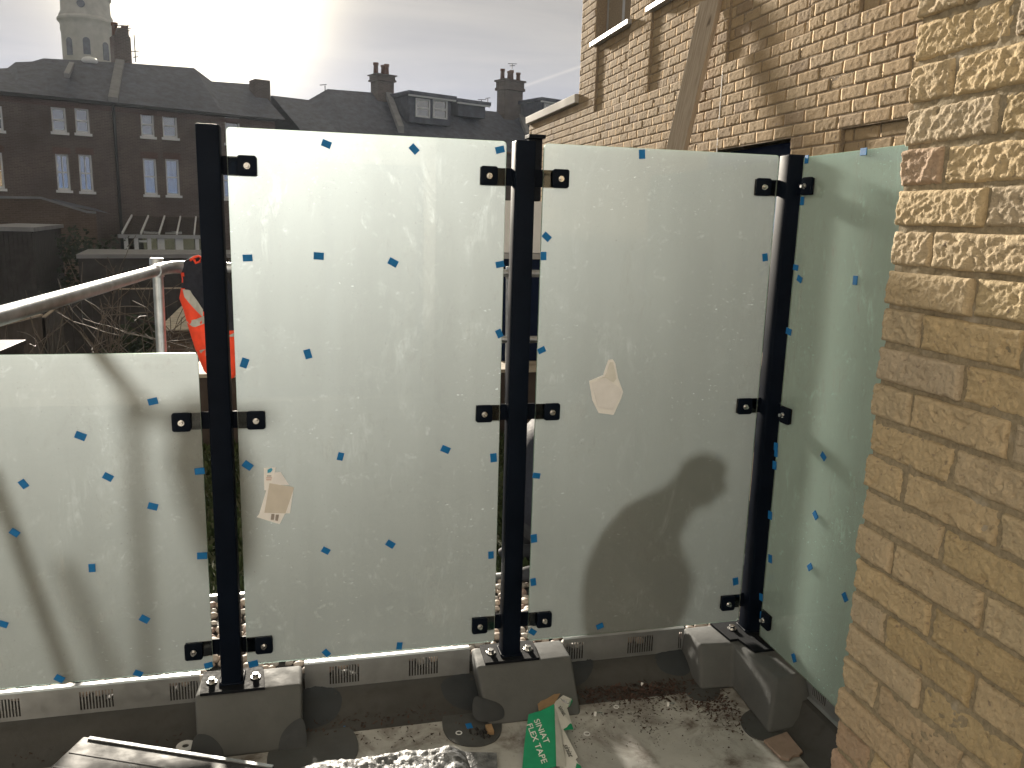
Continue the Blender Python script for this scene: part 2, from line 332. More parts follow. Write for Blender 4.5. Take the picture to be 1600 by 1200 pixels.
def leaf_mat(name, a, b):
    q = NT(name); oi = q.n('ShaderNodeAttribute', attribute_name='tone').outputs['Fac']
    c = q.ramp(oi, [(0.0, a), (1.0, b)])
    return q.bsdf(c, 0.7, 0, None, 0.3)
M['sedum'] = leaf_mat('sedum_leaf', (0.018, 0.030, 0.012), (0.055, 0.075, 0.028))
M['evergreen'] = leaf_mat('evergreen_leaf', (0.010, 0.018, 0.010), (0.032, 0.045, 0.022))
def pebble_mat():
    q = NT('river_pebble'); oi = q.n('ShaderNodeObjectInfo').outputs['Random']; at = q.n('ShaderNodeAttribute', attribute_name='tone').outputs['Fac']
    t = q.math('FRACT', q.math('ADD', oi, at))
    c = q.ramp(t, [(0.0, (0.20, 0.17, 0.15)), (0.25, (0.34, 0.27, 0.22)), (0.5, (0.26, 0.25, 0.24)), (0.7, (0.40, 0.31, 0.25)), (0.85, (0.23, 0.15, 0.13)), (1.0, (0.48, 0.44, 0.40))])
    n = q.noise(q.pos(), 90, 4, 0.6); c = q.mix(q.rng(n, 0.4, 0.7, 0, 0.35), c, (0.5, 0.46, 0.42))
    return q.bsdf(c, 0.6, 0, None, 0.35)
M['pebble'] = pebble_mat()

# ------------------------------------------------------------------ mesh helpers
def base_of(o):
    v = Vector((0, 0, 0))
    while o is not None: v += o.location; o = o.parent
    return v
class MB:
    def __init__(s): s.v = []; s.f = []; s.mi = []; s.tone = []
    def add(s, verts, faces, mi=0, tone=0.0):
        b = len(s.v); s.v += [tuple(map(float, q)) for q in verts]
        for f in faces: s.f.append(tuple(b+i for i in f)); s.mi.append(mi)
        s.tone += [tone]*len(verts); return s
    def box(s, x0, x1, y0, y1, z0, z1, mi=0, tone=0.0):
        v = [(x, y, z) for z in (z0, z1) for y in (y0, y1) for x in (x0, x1)]
        return s.add(v, [(0, 2, 3, 1), (4, 5, 7, 6), (0, 1, 5, 4), (2, 6, 7, 3), (0, 4, 6, 2), (1, 3, 7, 5)], mi, tone)
    def hexa(s, c, mi=0):                                  # 8 corners, bottom ring then top ring
        return s.add(c, [(3, 2, 1, 0), (4, 5, 6, 7), (0, 1, 5, 4), (1, 2, 6, 5), (2, 3, 7, 6), (3, 0, 4, 7)], mi)
    def prism(s, ring, off, mi=0, mi2=None, mis=None):     # polygon ring (3d) extruded by off
        n = len(ring); a = [tuple(p) for p in ring]; o = np.array(off); b = [tuple(np.array(p)+o) for p in ring]
        base = len(s.v); s.v += a+b; s.tone += [0.0]*(2*n)
        s.f.append(tuple(base+i for i in reversed(range(n)))); s.mi.append(mi)
        s.f.append(tuple(base+n+i for i in range(n))); s.mi.append(mi if mi2 is None else mi2)
        for i in range(n):
            j = (i+1) % n; s.f.append((base+i, base+j, base+n+j, base+n+i)); s.mi.append(mi if mis is None else mis)
        return s
    def tube(s, pts, r, n=10, mi=0, cap=True, tone=0.0):
        pts = [Vector(p) for p in pts]; rings = []; rr = r if isinstance(r, (list, tuple)) else [r]*len(pts)
        up = Vector((0, 0, 1)); base = len(s.v)
        for i, p in enumerate(pts):
            d = (pts[min(i+1, len(pts)-1)] - pts[max(i-1, 0)]).normalized()
            a = d.cross(up if abs(d.z) < 0.95 else Vector((1, 0, 0))).normalized(); b = d.cross(a)
            for k in range(n):
                t = 2*math.pi*k/n; q = p + (a*math.cos(t)+b*math.sin(t))*rr[i]; s.v.append(tuple(q)); s.tone.append(tone)
        for i in range(len(pts)-1):
            for k in range(n):
                k2 = (k+1) % n; s.f.append((base+i*n+k, base+i*n+k2, base+(i+1)*n+k2, base+(i+1)*n+k)); s.mi.append(mi)
        if cap:
            s.f.append(tuple(base+k for k in reversed(range(n)))); s.mi.append(mi)
            e = base+(len(pts)-1)*n; s.f.append(tuple(e+k for k in range(n))); s.mi.append(mi)
        return s
    def lathe(s, prof, c, n=32, mi=0):                     # prof: (r, z) list, closed top/bottom by r=0 or caps
        base = len(s.v)
        for r, z in prof:
            for k in range(n):
                t = 2*math.pi*k/n; s.v.append((c[0]+r*math.cos(t), c[1]+r*math.sin(t), c[2]+z)); s.tone.append(0.0)
        for i in range(len(prof)-1):
            for k in range(n):
                k2 = (k+1) % n; s.f.append((base+i*n+k, base+i*n+k2, base+(i+1)*n+k2, base+(i+1)*n+k)); s.mi.append(mi)
        s.f.append(tuple(base+k for k in reversed(range(n)))); s.mi.append(mi)
        e = base+(len(prof)-1)*n; s.f.append(tuple(e+k for k in range(n))); s.mi.append(mi)
        return s
    def build(s, name, mats, parent=None, smooth=False, loc=None, bevel=0.0, seg=2, weld=False):
        o = np.array(base_of(parent)) if parent else np.zeros(3)
        L = np.zeros(3) if loc is None else np.array(loc) - o
        V = (np.array(s.v) - o - L) if s.v else np.zeros((0, 3))
        me = bpy.data.meshes.new(name); me.from_pydata(V.tolist(), [], s.f)
        mats = mats if isinstance(mats, (list, tuple)) else [mats]
        for m in mats: me.materials.append(m)
        me.polygons.foreach_set('material_index', s.mi)
        if any(s.tone):
            a = me.attributes.new('tone', 'FLOAT', 'POINT'); a.data.foreach_set('value', s.tone)
        if bevel or weld:
            bm = bmesh.new(); bm.from_mesh(me)
            if weld: bmesh.ops.remove_doubles(bm, verts=bm.verts, dist=1e-5)
            if bevel:
                ed = [e for e in bm.edges if len(e.link_faces) == 2 and e.calc_face_angle(0) > 0.5]
                bmesh.ops.bevel(bm, geom=ed, offset=bevel, segments=seg, profile=0.5, affect='EDGES', clamp_overlap=True)
            bmesh.ops.recalc_face_normals(bm, faces=bm.faces)
            bm.to_mesh(me); bm.free()
        if smooth: me.polygons.foreach_set('use_smooth', [True]*len(me.polygons))
        me.update()
        ob = bpy.data.objects.new(name, me); ob.location = L; COL.objects.link(ob)
        if parent: ob.parent = parent
        return ob
def tag(o, label=None, cat=None, group=None, kind=None):
    if label: o['label'] = label
    if cat: o['category'] = cat
    if group: o['group'] = group
    if kind: o['kind'] = kind
    return o
def thing(name, label, cat, loc=(0, 0, 0), group=None):
    o = bpy.data.objects.new(name, None); o.empty_display_size = 0.1; o.location = loc; COL.objects.link(o)
    return tag(o, label, cat, group)
def autosmooth(o, deg=40):
    me = o.data
    me.polygons.foreach_set('use_smooth', [True]*len(me.polygons))
    try: me.set_sharp_from_angle(angle=math.radians(deg))
    except Exception: pass
    return o
def relief(us, zs, depth, fmap):
    """grid over breakpoints us x zs; depth(i,j) -> depth or None (hole); fmap(u,z,d) -> point. Returns MB with step faces."""
    mb = MB(); nu, nz_ = len(us)-1, len(zs)-1
    D = [[depth((us[i]+us[i+1])/2, (zs[j]+zs[j+1])/2) for j in range(nz_)] for i in range(nu)]
    for i in range(nu):
        for j in range(nz_):
            d = D[i][j]
            if d is None: continue
            mb.add([fmap(us[i], zs[j], d), fmap(us[i+1], zs[j], d), fmap(us[i+1], zs[j+1], d), fmap(us[i], zs[j+1], d)], [(0, 1, 2, 3)])
    for i in range(nu-1):
        for j in range(nz_):
            a, b = D[i][j], D[i+1][j]
            if a is None or b is None or abs(a-b) < 1e-6: continue
            u = us[i+1]; mb.add([fmap(u, zs[j], a), fmap(u, zs[j], b), fmap(u, zs[j+1], b), fmap(u, zs[j+1], a)], [(0, 1, 2, 3)])
    for i in range(nu):
        for j in range(nz_-1):
            a, b = D[i][j], D[i][j+1]
            if a is None or b is None or abs(a-b) < 1e-6: continue
            z = zs[j+1]; mb.add([fmap(us[i], z, a), fmap(us[i+1], z, a), fmap(us[i+1], z, b), fmap(us[i], z, b)], [(0, 1, 2, 3)])
    return mb

# ------------------------------------------------------------------ ground and terrace structure
g = MB(); g.add([(-900, -900, -3.0), (900, -900, -3.0), (900, 900, -3.0), (-900, 900, -3.0)], [(0, 1, 2, 3)])
tag(g.build('ground', M['ground']), kind='structure')
mb = MB(); mb.box(-3.2, 1.70, -2.5, 2.60, -0.25, 0.0)
tag(mb.build('terrace_floor', M['deck']), kind='structure')
# coved foot of the upstand and the upstand itself
mb = MB(); prof = [(2.50, 0.0005), (2.575, 0.010), (2.62, 0.035), (2.655, 0.052), (2.700, 0.058), (2.700, -0.25), (2.50, -0.25)]
ring = [(-3.2, y, z) for y, z in prof]; mb.prism(ring, (4.95, 0, 0))
o = mb.build('upstand_wall', M['upstand'], weld=True); autosmooth(o, 50); tag(o, 'grey membrane coated low upstand under the slotted metal edging of the main glass screen', 'low wall')
mb = MB(); prof = [(1.52, 0.0005), (1.58, 0.010), (1.615, 0.035), (1.64, 0.075), (1.70, 0.08), (1.70, -0.25), (1.52, -0.25)]
ring = [(x, 2.49, z) for x, z in prof]; mb.prism(ring, (0, -3.0, 0))
o = mb.build('upstand_wall', M['upstand'], weld=True); autosmooth(o, 50); tag(o, 'dark low upstand running under the green side glass into the rough brick wall', 'low wall')
# roof beyond the screens
mb = MB(); mb.box(-3.2, 2.55, 2.705, 3.345, -0.6, 0.085); tag(mb.build('roof_margin', M['upstand']), kind='structure')
mb = MB(); mb.box(-3.2, 2.55, 3.36, 5.945, -0.6, 0.075); tag(mb.build('roof', M['ground']), kind='structure')

# plinths
def plinth(x0, x1, label):
    z1 = 0.15
    c = [(x0+0.02, 2.440, 0), (x1+0.0, 2.440, 0), (x1+0.0, 2.74, 0), (x0+0.02, 2.74, 0),
         (x0, 2.568, z1), (x1, 2.575, z1), (x1-0.003, 2.705, z1), (x0+0.01, 2.705, z1)]
    # face built in three strips so that the folded membrane shows its laps
    mb = MB(); mb.hexa(c)
    t = thing('plinth', label, 'plinth', ((x0+x1)/2, 2.57, 0))
    ob = mb.build('block', M['membrane'], t, bevel=0.012, seg=3); autosmooth(ob, 60)
    return t
PL1 = plinth(-0.416, -0.072, 'grey membrane coated plinth carrying the left black post')
PL2 = plinth(0.525, 0.884, 'grey membrane coated plinth carrying the middle black post beside the crushed green box')
t = thing('plinth', 'L shaped grey corner plinth carrying the right black post', 'plinth', (1.55, 2.5, 0))
mb = MB(); r1 = [(1.372, 2.50), (1.495, 2.490), (1.478, 2.205), (1.695, 2.225), (1.695, 2.74), (1.375, 2.74)]
r2 = [(1.386, 2.563), (1.524, 2.552), (1.551, 2.300), (1.695, 2.309), (1.695, 2.705), (1.386, 2.705)]
n = 6; base = [(x, y, 0) for x, y in r1] + [(x, y, 0.15) for x, y in r2]
mb.add(base, [tuple(reversed(range(n))), tuple(range(n, 2*n))] + [(i, (i+1) % n, n+(i+1) % n, n+i) for i in range(n)])
ob = mb.build('block', M['membrane'], t, bevel=0.014, seg=3); autosmooth(ob, 60)

# dark membrane detail patches (real overlaps about 2 mm thick)
def patch(pts, nrm_off, parent=None, mat='patch'):
    mb = MB(); mb.prism(pts, nrm_off); ob = mb.build('patch', M[mat], parent)
    return ob
def px_patch(pxs, fn, off, mat='patch', parent=None, smooth=3):
    P = [np.array(q, float) for q in pxs]
    for _ in range(smooth):
        Q = []
        for i in range(len(P)):
            a, b = P[i], P[(i+1) % len(P)]; Q += [a*0.75+b*0.25, a*0.25+b*0.75]
        P = Q
    pts = [tuple(fn(*q)) for q in P]
    a = np.cross(np.array(pts[1])-np.array(pts[0]), np.array(pts[len(pts)//2])-np.array(pts[0]))
    if np.dot(a, np.array(off)) > 0: pts = pts[::-1]
    pts = [tuple(np.array(p) - np.array(off)*0.0) for p in pts]
    return patch(pts, off, parent, mat)
floor_pt = lambda x, y: onz(x, y, 0.0005)
FT = [o for o in COL.objects if o.name == 'terrace_floor'][0]
px_patch([(692, 1112), (720, 1098), (775, 1103), (786, 1130), (780, 1158), (745, 1170), (705, 1162), (690, 1140)], floor_pt, (0, 0, 0.003), 'patch_floor', FT)
px_patch([(1070, 1064), (1100, 1056), (1124, 1070), (1126, 1090), (1100, 1098), (1072, 1090)], floor_pt, (0, 0, 0.003), 'patch_floor', FT)
px_patch([(1150, 1120), (1195, 1100), (1235, 1112), (1250, 1140), (1215, 1160), (1170, 1155)], floor_pt, (0, 0, 0.003), 'patch_floor', FT)
px_patch([(415, 1175), (450, 1140), (500, 1120), (560, 1140), (560, 1200), (420, 1215)], floor_pt, (0, 0, 0.003), 'patch_floor', FT)

PROF = [(1.0, 0.0005), (2.50, 0.0005), (2.575, 0.010), (2.62, 0.035), (2.655, 0.052), (2.700, 0.058)]
def prof_z(y): return float(np.interp(y, [a for a, b in PROF], [b for a, b in PROF]))
def on_upstand(x, y):
    d = ray(x, y); lo_, hi = 1.5/d[1], 2.698/d[1]
    for _ in range(40):
        t = (lo_+hi)/2; P = d*t; P[2] += EYE
        if P[2] > prof_z(P[1]): lo_ = t
        else: hi = t
    return P
def on_plinth(x, y): return onv(x, y, np.array([0, 2.440, 0.0]), np.array([0, -0.15, 0.13])/0.1985)
def lap(pxs, fn, lift, parent, mat='patch'):
    P = [np.array(q, float) for q in pxs]
    for _ in range(2):
        Q = []
        for i in range(len(P)): a, b = P[i], P[(i+1) % len(P)]; Q += [a*.75+b*.25, a*.25+b*.75]
        P = Q
    c = sum(P)/len(P); rings = [[c+(p-c)*f for p in P] for f in (1.0, .66, .33)]; n = len(P); V = []; F = []
    for k, rg in enumerate(rings):
        for p in rg: q = np.array(fn(*p)); V.append(tuple(q+np.array(lift)*(0.25 if k == 0 else 1.0)))
    V.append(tuple(np.array(fn(*c))+np.array(lift)))
    for k in range(2):
        for i in range(n): F.append((k*n+i, k*n+(i+1) % n, (k+1)*n+(i+1) % n, (k+1)*n+i))
    for i in range(n): F.append((2*n+i, 2*n+(i+1) % n, 3*n))
    mb = MB(); mb.add(V, F); return mb.build('membrane_lap', M[mat], parent, smooth=True, weld=True)
UW = [o for o in COL.objects if o.name.startswith('upstand_wall')][0]
for pxs in ([(470, 1066), (520, 1072), (538, 1090), (525, 1125), (490, 1140), (466, 1140)], [(686, 1060), (748, 1048), (750, 1112), (715, 1108), (692, 1090)], [(884, 1024), (926, 1022), (928, 1045), (912, 1070), (880, 1076)], [(1020, 1016), (1082, 1008), (1080, 1056), (1050, 1056), (1028, 1046)]):
    lap(pxs, on_upstand, (0, -.001, .003), UW)
lap([(300, 1148), (325, 1146), (347, 1165), (352, 1190), (340, 1205), (296, 1205)], on_plinth, (0, -.0022, .002), PL1)
lap([(478, 1118), (455, 1128), (437, 1150), (434, 1180), (445, 1200), (480, 1195)], on_plinth, (0, -.0022, .002), PL1)
lap([(738, 1085), (760, 1092), (785, 1100), (790, 1120), (775, 1128), (738, 1128)], on_plinth, (0, -.0022, .002), PL2)

# ------------------------------------------------------------------ slotted metal edging
def edging(x0, x1, Y, z0, z1, groups, label, axis='x'):
    us = {x0, x1}; holes = []
    for a, b in groups:
        n = max(3, int(round((b-a)/0.0098)))
        w = (b-a)/n
        for k in range(n):
            u0 = a+k*w+w*0.22; u1 = a+k*w+w*0.78
            if u0 < x0+0.002 or u1 > x1-0.002: continue
            us |= {u0, u1}; holes.append((u0, u1))
    zs = [z0, z0+0.014, z1-0.016, z1]; us = sorted(us)
    def dep(u, z):
        if zs[1] < z < zs[2] and any(h[0] < u < h[1] for h in holes): return None
        return 0.0
    fm = (lambda u, z, d: (u, Y+d, z)) if axis == 'x' else (lambda u, z, d: (Y+d, u, z))
    mb = relief(us, zs, dep, fm)
    a, b = (fm(x0, z1, 0), fm(x1, z1, 0)); c, d = (fm(x1, z1+0.004, 0.006), fm(x0, z1+0.004, 0.006)); e, f = fm(x1, z1+0.002, 0.026), fm(x0, z1+0.002, 0.026)
    mb.add([a, b, c, d, e, f], [(0, 1, 2, 3), (3, 2, 4, 5)])
    lo_, hi = fm(x0, z0, 0), fm(x1, z0, 0); l2, h2 = fm(x0, z0-0.004, -0.012), fm(x1, z0-0.004, -0.012)
    mb.add([lo_, hi, h2, l2], [(3, 2, 1, 0)])
    o = mb.build('drainage_edging', M['alu'], weld=True, loc=((x0+x1)/2, Y, z0) if axis == 'x' else (Y, (x0+x1)/2, z0))
    s = o.modifiers.new('thickness', 'SOLIDIFY'); s.thickness = 0.0016; s.offset = 0
    return tag(o, label, 'edging')
gx = lambda x, y: ony(x, y, 2.69)[0]
edging(-1.60, -0.414, 2.69, 0.056, 0.152, [(gx(-45, 1105)-0.02, gx(32, 1098)), (gx(123, 1090), gx(178, 1085)), (gx(264, 1075), gx(315, 1072))], 'slotted metal edging left of the left post under the low glass panel')
edging(-0.066, 0.525, 2.69, 0.056, 0.155, [(gx(514, 1055), gx(562, 1050)), (gx(638, 1045), gx(685, 1040))], 'slotted metal edging between the left and middle posts')
edging(0.886, 1.384, 2.69, 0.056, 0.155, [(gx(880, 1015), gx(912, 1010)), (gx(980, 1005), gx(1021, 1000)), (1.36, 1.384)], 'slotted metal edging between the middle and right posts')
edging(1.42, 2.296, 1.672, 0.085, 0.155, [(2.18, 2.26), (1.80, 1.88)], 'slotted dark metal edging under the green side glass', 'y')
edging(-1.60, 2.40, 3.352, 0.02, 0.125, [(-0.55+k*0.3, -0.44+k*0.3) for k in range(9)], 'far slotted metal edging between the pebbles and the planted roof')

# ------------------------------------------------------------------ pebbles
def pebble_mesh(k):
    bm = bmesh.new(); bmesh.ops.create_icosphere(bm, subdivisions=2, radius=1.0)
    rr = random.Random(100+k); sc = (rr.uniform(.85, 1.25), rr.uniform(.7, 1.0), rr.uniform(.5, .7)); off = Vector((k*7.3, k*3.1, 0))
    for v in bm.verts:
        d = 1 + 0.22*mnoise.noise(v.co*0.9+off); v.co = Vector((v.co.x*sc[0]*d, v.co.y*sc[1]*d, v.co.z*sc[2]*d))
    me = bpy.data.meshes.new('pebble'); bm.to_mesh(me); bm.free(); me.materials.append(M['pebble'])
    me.polygons.foreach_set('use_smooth', [True]*len(me.polygons)); return me
PEB = [pebble_mesh(k) for k in range(6)]
pts = []
tries = 0
RP = random.Random(3)
while tries < 9000 and len(pts) < 1150:
    tries += 1
    x = RP.uniform(-1.35, 1.95); y = RP.uniform(2.722, 3.335)
    if x > 1.75: continue
    r = RP.uniform(0.014, 0.027)
    if all((x-a)**2+(y-b)**2 > (0.72*(r+c))**2 for a, b, c in pts): pts.append((x, y, r))
def gap_dist(p):                                   # pebbles seen in the gaps and along the near edge come first
    x, y, r = p
    xg = [(-0.36, -0.25), (0.60, 0.74), (1.585, 1.64)]
    k = 0 if y < 2.80 else 1
    xs = x*2.645/y
    for a, b in xg:
        if a-0.03 < xs < b+0.03: k = 0
    return (k, y)
pts.sort(key=gap_dist)
bed = MB(); bed.box(-3.1, 1.95, 2.712, 3.342, 0.086, 0.090); bed = tag(bed.build('pebble_bed', M['upstand']), kind='structure')
for i, (x, y, r) in enumerate(pts[:290]):
    o = bpy.data.objects.new('pebble', PEB[i % 6]); COL.objects.link(o); o.parent = bed
    o.location = (x, y, 0.090+r*0.55+RP.uniform(0, 0.014)); o.scale = (r, r, r); o.rotation_euler = (RP.uniform(-.35, .35), RP.uniform(-.35, .35), RP.uniform(0, 6.28))
mb = MB()
for i, (x, y, r) in enumerate(pts[290:]):
    me = PEB[i % 6]; rot = Matrix.Rotation(RP.uniform(0, 6.28), 3, 'Z')
    V = [rot @ (v.co*r) + Vector((x, y, 0.090+r*0.55+0.006)) for v in me.vertices]
    mb.add(V, [tuple(p.vertices) for p in me.polygons], 0, RP.random())
o = mb.build('pebble_fill', M['pebble'], bed, smooth=True); o['kind'] = 'stuff'

# planted roof: short sedum
mb = MB(); RL = random.Random(5)
for i in range(15000):
    x = RL.uniform(-1.7, 2.35); y = 3.38+2.54*RL.random(); z = 0.075 + 0.03*abs(mnoise.noise(Vector((x*3, y*3, 0))))
    s = RL.uniform(0.006, 0.017); a = RL.uniform(0, 6.28); h = RL.uniform(0.015, 0.05)
    ca, sa = math.cos(a)*s, math.sin(a)*s; lx, ly = RL.uniform(-.02, .02), RL.uniform(-.02, .02)
    mb.add([(x-ca, y-sa, z), (x+ca, y+sa, z), (x+lx+ca*.4, y+ly+sa*.4, z+h), (x+lx-ca*.4, y+ly-sa*.4, z+h)], [(0, 1, 2, 3)], 0, RL.random()+0.001)
tag(mb.build('sedum', M['sedum']), 'low green sedum planting on the flat roof behind the glass screen', 'plants', kind='stuff')
# parapet at the far edge of that roof
t = thing('parapet', 'dark parapet with pale sunlit coping at the far edge of the planted roof', 'parapet', (0, 6.0, 0.07))
mb = MB(); mb.box(-0.86, 2.55, 5.955, 6.10, -3.0, 0.57); mb.build('wall', M['fascia'], t)
mb = MB(); mb.box(-0.88, 2.57, 5.94, 6.62, 0.5735, 0.600); mb.build('coping', M['felt'], t)

# ------------------------------------------------------------------ screen posts
def bolt_mb(c, axis, r=0.0115, h=0.013, n=6):
    mb = MB(); c = Vector(c); ax = Vector(axis).normalized()
    mb.tube([c, c+ax*0.003], r*1.55, 16); mb.tube([c+ax*0.003, c+ax*(0.003+h)], r, n); return mb
def rounded_rect(cx, cz, w, h, r, fn, seg=4):
    ring = []
    for (sx_, sz_, a0) in ((1, -1, -90), (1, 1, 0), (-1, 1, 90), (-1, -1, 180)):
        for k in range(seg+1):
            a = math.radians(a0+90*k/seg); ring.append(fn(cx+sx_*(w/2-r)+r*math.cos(a), cz+sz_*(h/2-r)+r*math.sin(a)))
    return ring
PY0, PY1 = 2.604, 2.670
def clamp(parent, x_edge, z, side, px_):           # side +1: clamp to the right of the post
    xa = px_+0.0655 if side > 0 else px_+0.0005
    xe = x_edge + side*0.085
    mb = MB(); x0, x1 = sorted((xa, xe)); mb.box(x0, x1, 2.6508, 2.6605, z-0.029, z+0.027)
    mb.build('clamp_arm', M['black_paint'], parent, bevel=0.002)
    cx = x_edge + side*0.057
    fn = lambda u, v: (u, 2.6375, v)
    mb = MB(); mb.prism(rounded_rect(cx, z, 0.056, 0.060, 0.008, fn), (0, -0.011, 0))
    p = mb.build('clamp_plate', M['black_paint'], parent, bevel=0.0018, seg=2); autosmooth(p, 35)
    s = bolt_mb((cx, 2.6264, z-0.001), (0, -1, 0), 0.0062, 0.012); s.lathe([(0.0, 0), (0.001, 0)], (cx, 2.62, z), 4) if False else None
    s.build('clamp_screw', M['steel'], p)
def post(x, label, left, right):
    t = thing('screen_post', label, 'post', (x+0.033, 2.637, 0.16))
    mb = MB(); mb.box(x, x+0.066, PY0, PY1, 0.1605, 1.961); o = mb.build('pole', M['black_paint'], t, bevel=0.0055, seg=3); autosmooth(o, 40)
    for z, e in left: clamp(t, e, z, -1, x)
    for z, e in right: clamp(t, e, z, 1, x)
    return t
def base_plate(t, ring, bolts):
    mb = MB(); mb.prism([(a, b, 0.151) for a, b in ring], (0, 0, 0.010)); mb.build('base_plate', M['black_matte'], t, bevel=0.0015)
    for b in bolts: bolt_mb((b[0], b[1], 0.1612), (0, 0, 1), 0.0115, 0.012).build('anchor_bolt', M['steel'], t, bevel=0.0012)
    # weld bead round the foot of the pole
    x = t.location.x; y = t.location.y; w = 0.036; mb = MB(); rr = []
    for k in range(33):
        s = k/32*4; i = int(s) % 4; f = s-int(s); cs = [(-w, -w), (w, -w), (w, w), (-w, w)]; a, b = cs[i], cs[(i+1) % 4]
        rr.append((x+a[0]+(b[0]-a[0])*f, y+a[1]+(b[1]-a[1])*f, 0.163))
    mb.tube(rr, [0.004+0.0015*R.random() for _ in rr], 6); mb.build('weld_bead', M['black_paint'], t, smooth=True)
Z3 = (1.848, 1.060, 0.276)
E1R, E1L, E2L, E2R, E3L = -0.252, -0.362, 0.606, 0.733, 1.588
p1 = post(-0.334, 'black steel screen post on the left plinth with two clamps to the low panel', [(z, E1L) for z in Z3[1:]], [(z, E1R) for z in Z3])
base_plate(p1, [(-0.396, 2.563), (-0.192, 2.563), (-0.205, 2.700), (-0.402, 2.700)], [(-0.366, 2.628), (-0.226, 2.632)])
p2 = post(0.630, 'black steel screen post in the middle between two tall frosted panels', [(z, E2L) for z in Z3], [(z, E2R) for z in Z3])
base_plate(p2, [(0.560, 2.574), (0.760, 2.574), (0.768, 2.702), (0.564, 2.702)], [(0.594, 2.638), (0.734, 2.638)])
p3 = post(1.606, 'black steel corner post on the right with clamps to the green side glass', [(z, E3L) for z in Z3], [])
base_plate(p3, [(1.515, 2.563), (1.548, 2.563), (1.566, 2.470), (1.686, 2.470), (1.686, 2.702), (1.500, 2.702)], [(1.562, 2.640), (1.655, 2.535)])
for z in (1.850, 1.050, 0.252):
    mb = MB(); mb.box(1.6458, 1.6555, 2.492, 2.6035, z-0.029, z+0.027); mb.build('clamp_arm', M['black_paint'], p3, bevel=0.002)
    fn = lambda u, v: (1.6325, u, v)
    mb = MB(); mb.prism(rounded_rect(2.515, z, 0.056, 0.060, 0.008, fn), (-0.011, 0, 0)); p = mb.build('clamp_plate', M['black_paint'], p3, bevel=0.0018); autosmooth(p, 35)
    bolt_mb((1.6214, 2.522, z), (-1, 0, 0), 0.0062, 0.012).build('clamp_screw', M['steel'], p)

# ------------------------------------------------------------------ frosted glass panels
def panel_main(x0, x1, z0, z1, label, rt=0.012):
    fn = lambda u, v: (u, 2.640, v)
    ring = rounded_rect((x0+x1)/2, (z0+z1)/2, x1-x0, z1-z0, rt, fn)
    mb = MB(); mb.prism(ring[::-1], (0, 0.010, 0), 0, 1, 2)
    # orientation: ring at Y=2.640 is the front
    o = mb.build('glass_panel', G_MAIN, loc=((x0+x1)/2, 2.645, z0), weld=True)
    return tag(o, label, 'glass panel')
GP1 = panel_main(-1.35, E1L, 0.202, 1.278, 'low frosted glass panel left of the left post with diagonal shadows')
GP2 = panel_main(E1R, E2L, 0.204, 1.958, 'tall frosted glass panel between left and middle posts with papers stuck on')
GP3 = panel_main(E2R, E3L, 0.193, 1.958, "tall frosted glass panel between middle and right posts showing the shadow of a figure")
fn = lambda u, v: (1.635, u, v)
ring = rounded_rect((2.562+1.395)/2, (0.165+1.949)/2, 2.562-1.395, 1.949-0.165, 0.008, fn)
mb = MB(); mb.prism(ring[::-1], (0.010, 0, 0), 0, 1, 2)
GP4 = tag(mb.build('glass_panel', G_SIDE, loc=(1.64, 1.98, 0.165), weld=True), 'greenish frosted side glass between the right post and the rough brick wall', 'glass panel')
for o in (GP1, GP2, GP3, GP4):
    ax = 0 if o is GP4 else 1
    mi = []
    for p in o.data.polygons:
        nn = p.normal[ax]
        mi.append(0 if nn < -0.9 else (1 if nn > 0.9 else 2))
    o.data.polygons.foreach_set('material_index', mi)

# blue foam pads stuck to the glass (parts of their panel)
RPAD = random.Random(11)
def pad_mesh():
    mb = MB(); mb.box(-0.0145, 0.0145, -0.0030, 0.0, -0.0105, 0.0105); o = mb.build('spacer_pad', M['pad'], bevel=0.0006, seg=1); me = o.data
    bpy.data.objects.remove(o); return me
PADM = pad_mesh()
def pads(panel, lst, side=False):
    b = base_of(panel)
    for q in lst:
        x, y = q[0], q[1]; a = q[2] if len(q) > 2 else RPAD.choice([-35, -20, 10, 25, 40, 80])
        P = onx(x, y, 1.6345) if side else ony(x, y, 2.6395)
        o = bpy.data.objects.new('spacer_pad', PADM); COL.objects.link(o); o.parent = panel
        o.location = Vector(P)-b
        o.rotation_euler = (0, math.radians(a), math.radians(-90) if side else 0)
        k = RPAD.uniform(0.92, 1.08); o.scale = (k, RPAD.uniform(0.8, 1.5), k)
pads(GP1, [(239, 627, -12), (126, 681, 25), (169, 745, 32), (37, 756, 58), (239, 791, 18), (23, 832, 40), (144, 887, 90), (312, 736, -4), (316, 868, 2), (226, 967, 35), (5, 975, 25), (93, 1060, 35), (216, 1052, 30), (326, 1039, -10)])
pads(GP2, [(510, 225, 20), (647, 233, 45), (781, 234, -15), (387, 403, -3), (498, 400, 3), (614, 410, 28), (781, 413, -12), (780, 521, 65), (481, 553, 75), (382, 567, -70), (387, 727, 38), (532, 713, -75), (696, 702, 25), (771, 715, 85), (509, 860, 32), (610, 850, 35), (767, 867, 88), (396, 1037, -10), (510, 1020, 50), (624, 1009, -82)])
pads(GP3, [(1003, 241, 85), (854, 370, 40), (849, 400, 88), (1195, 402, 80), (846, 547, -25), (838, 743, 10), (834, 841, 85), (833, 909, 82), (832, 987, 35), (1149, 908, 80), (937, 978, -20)])
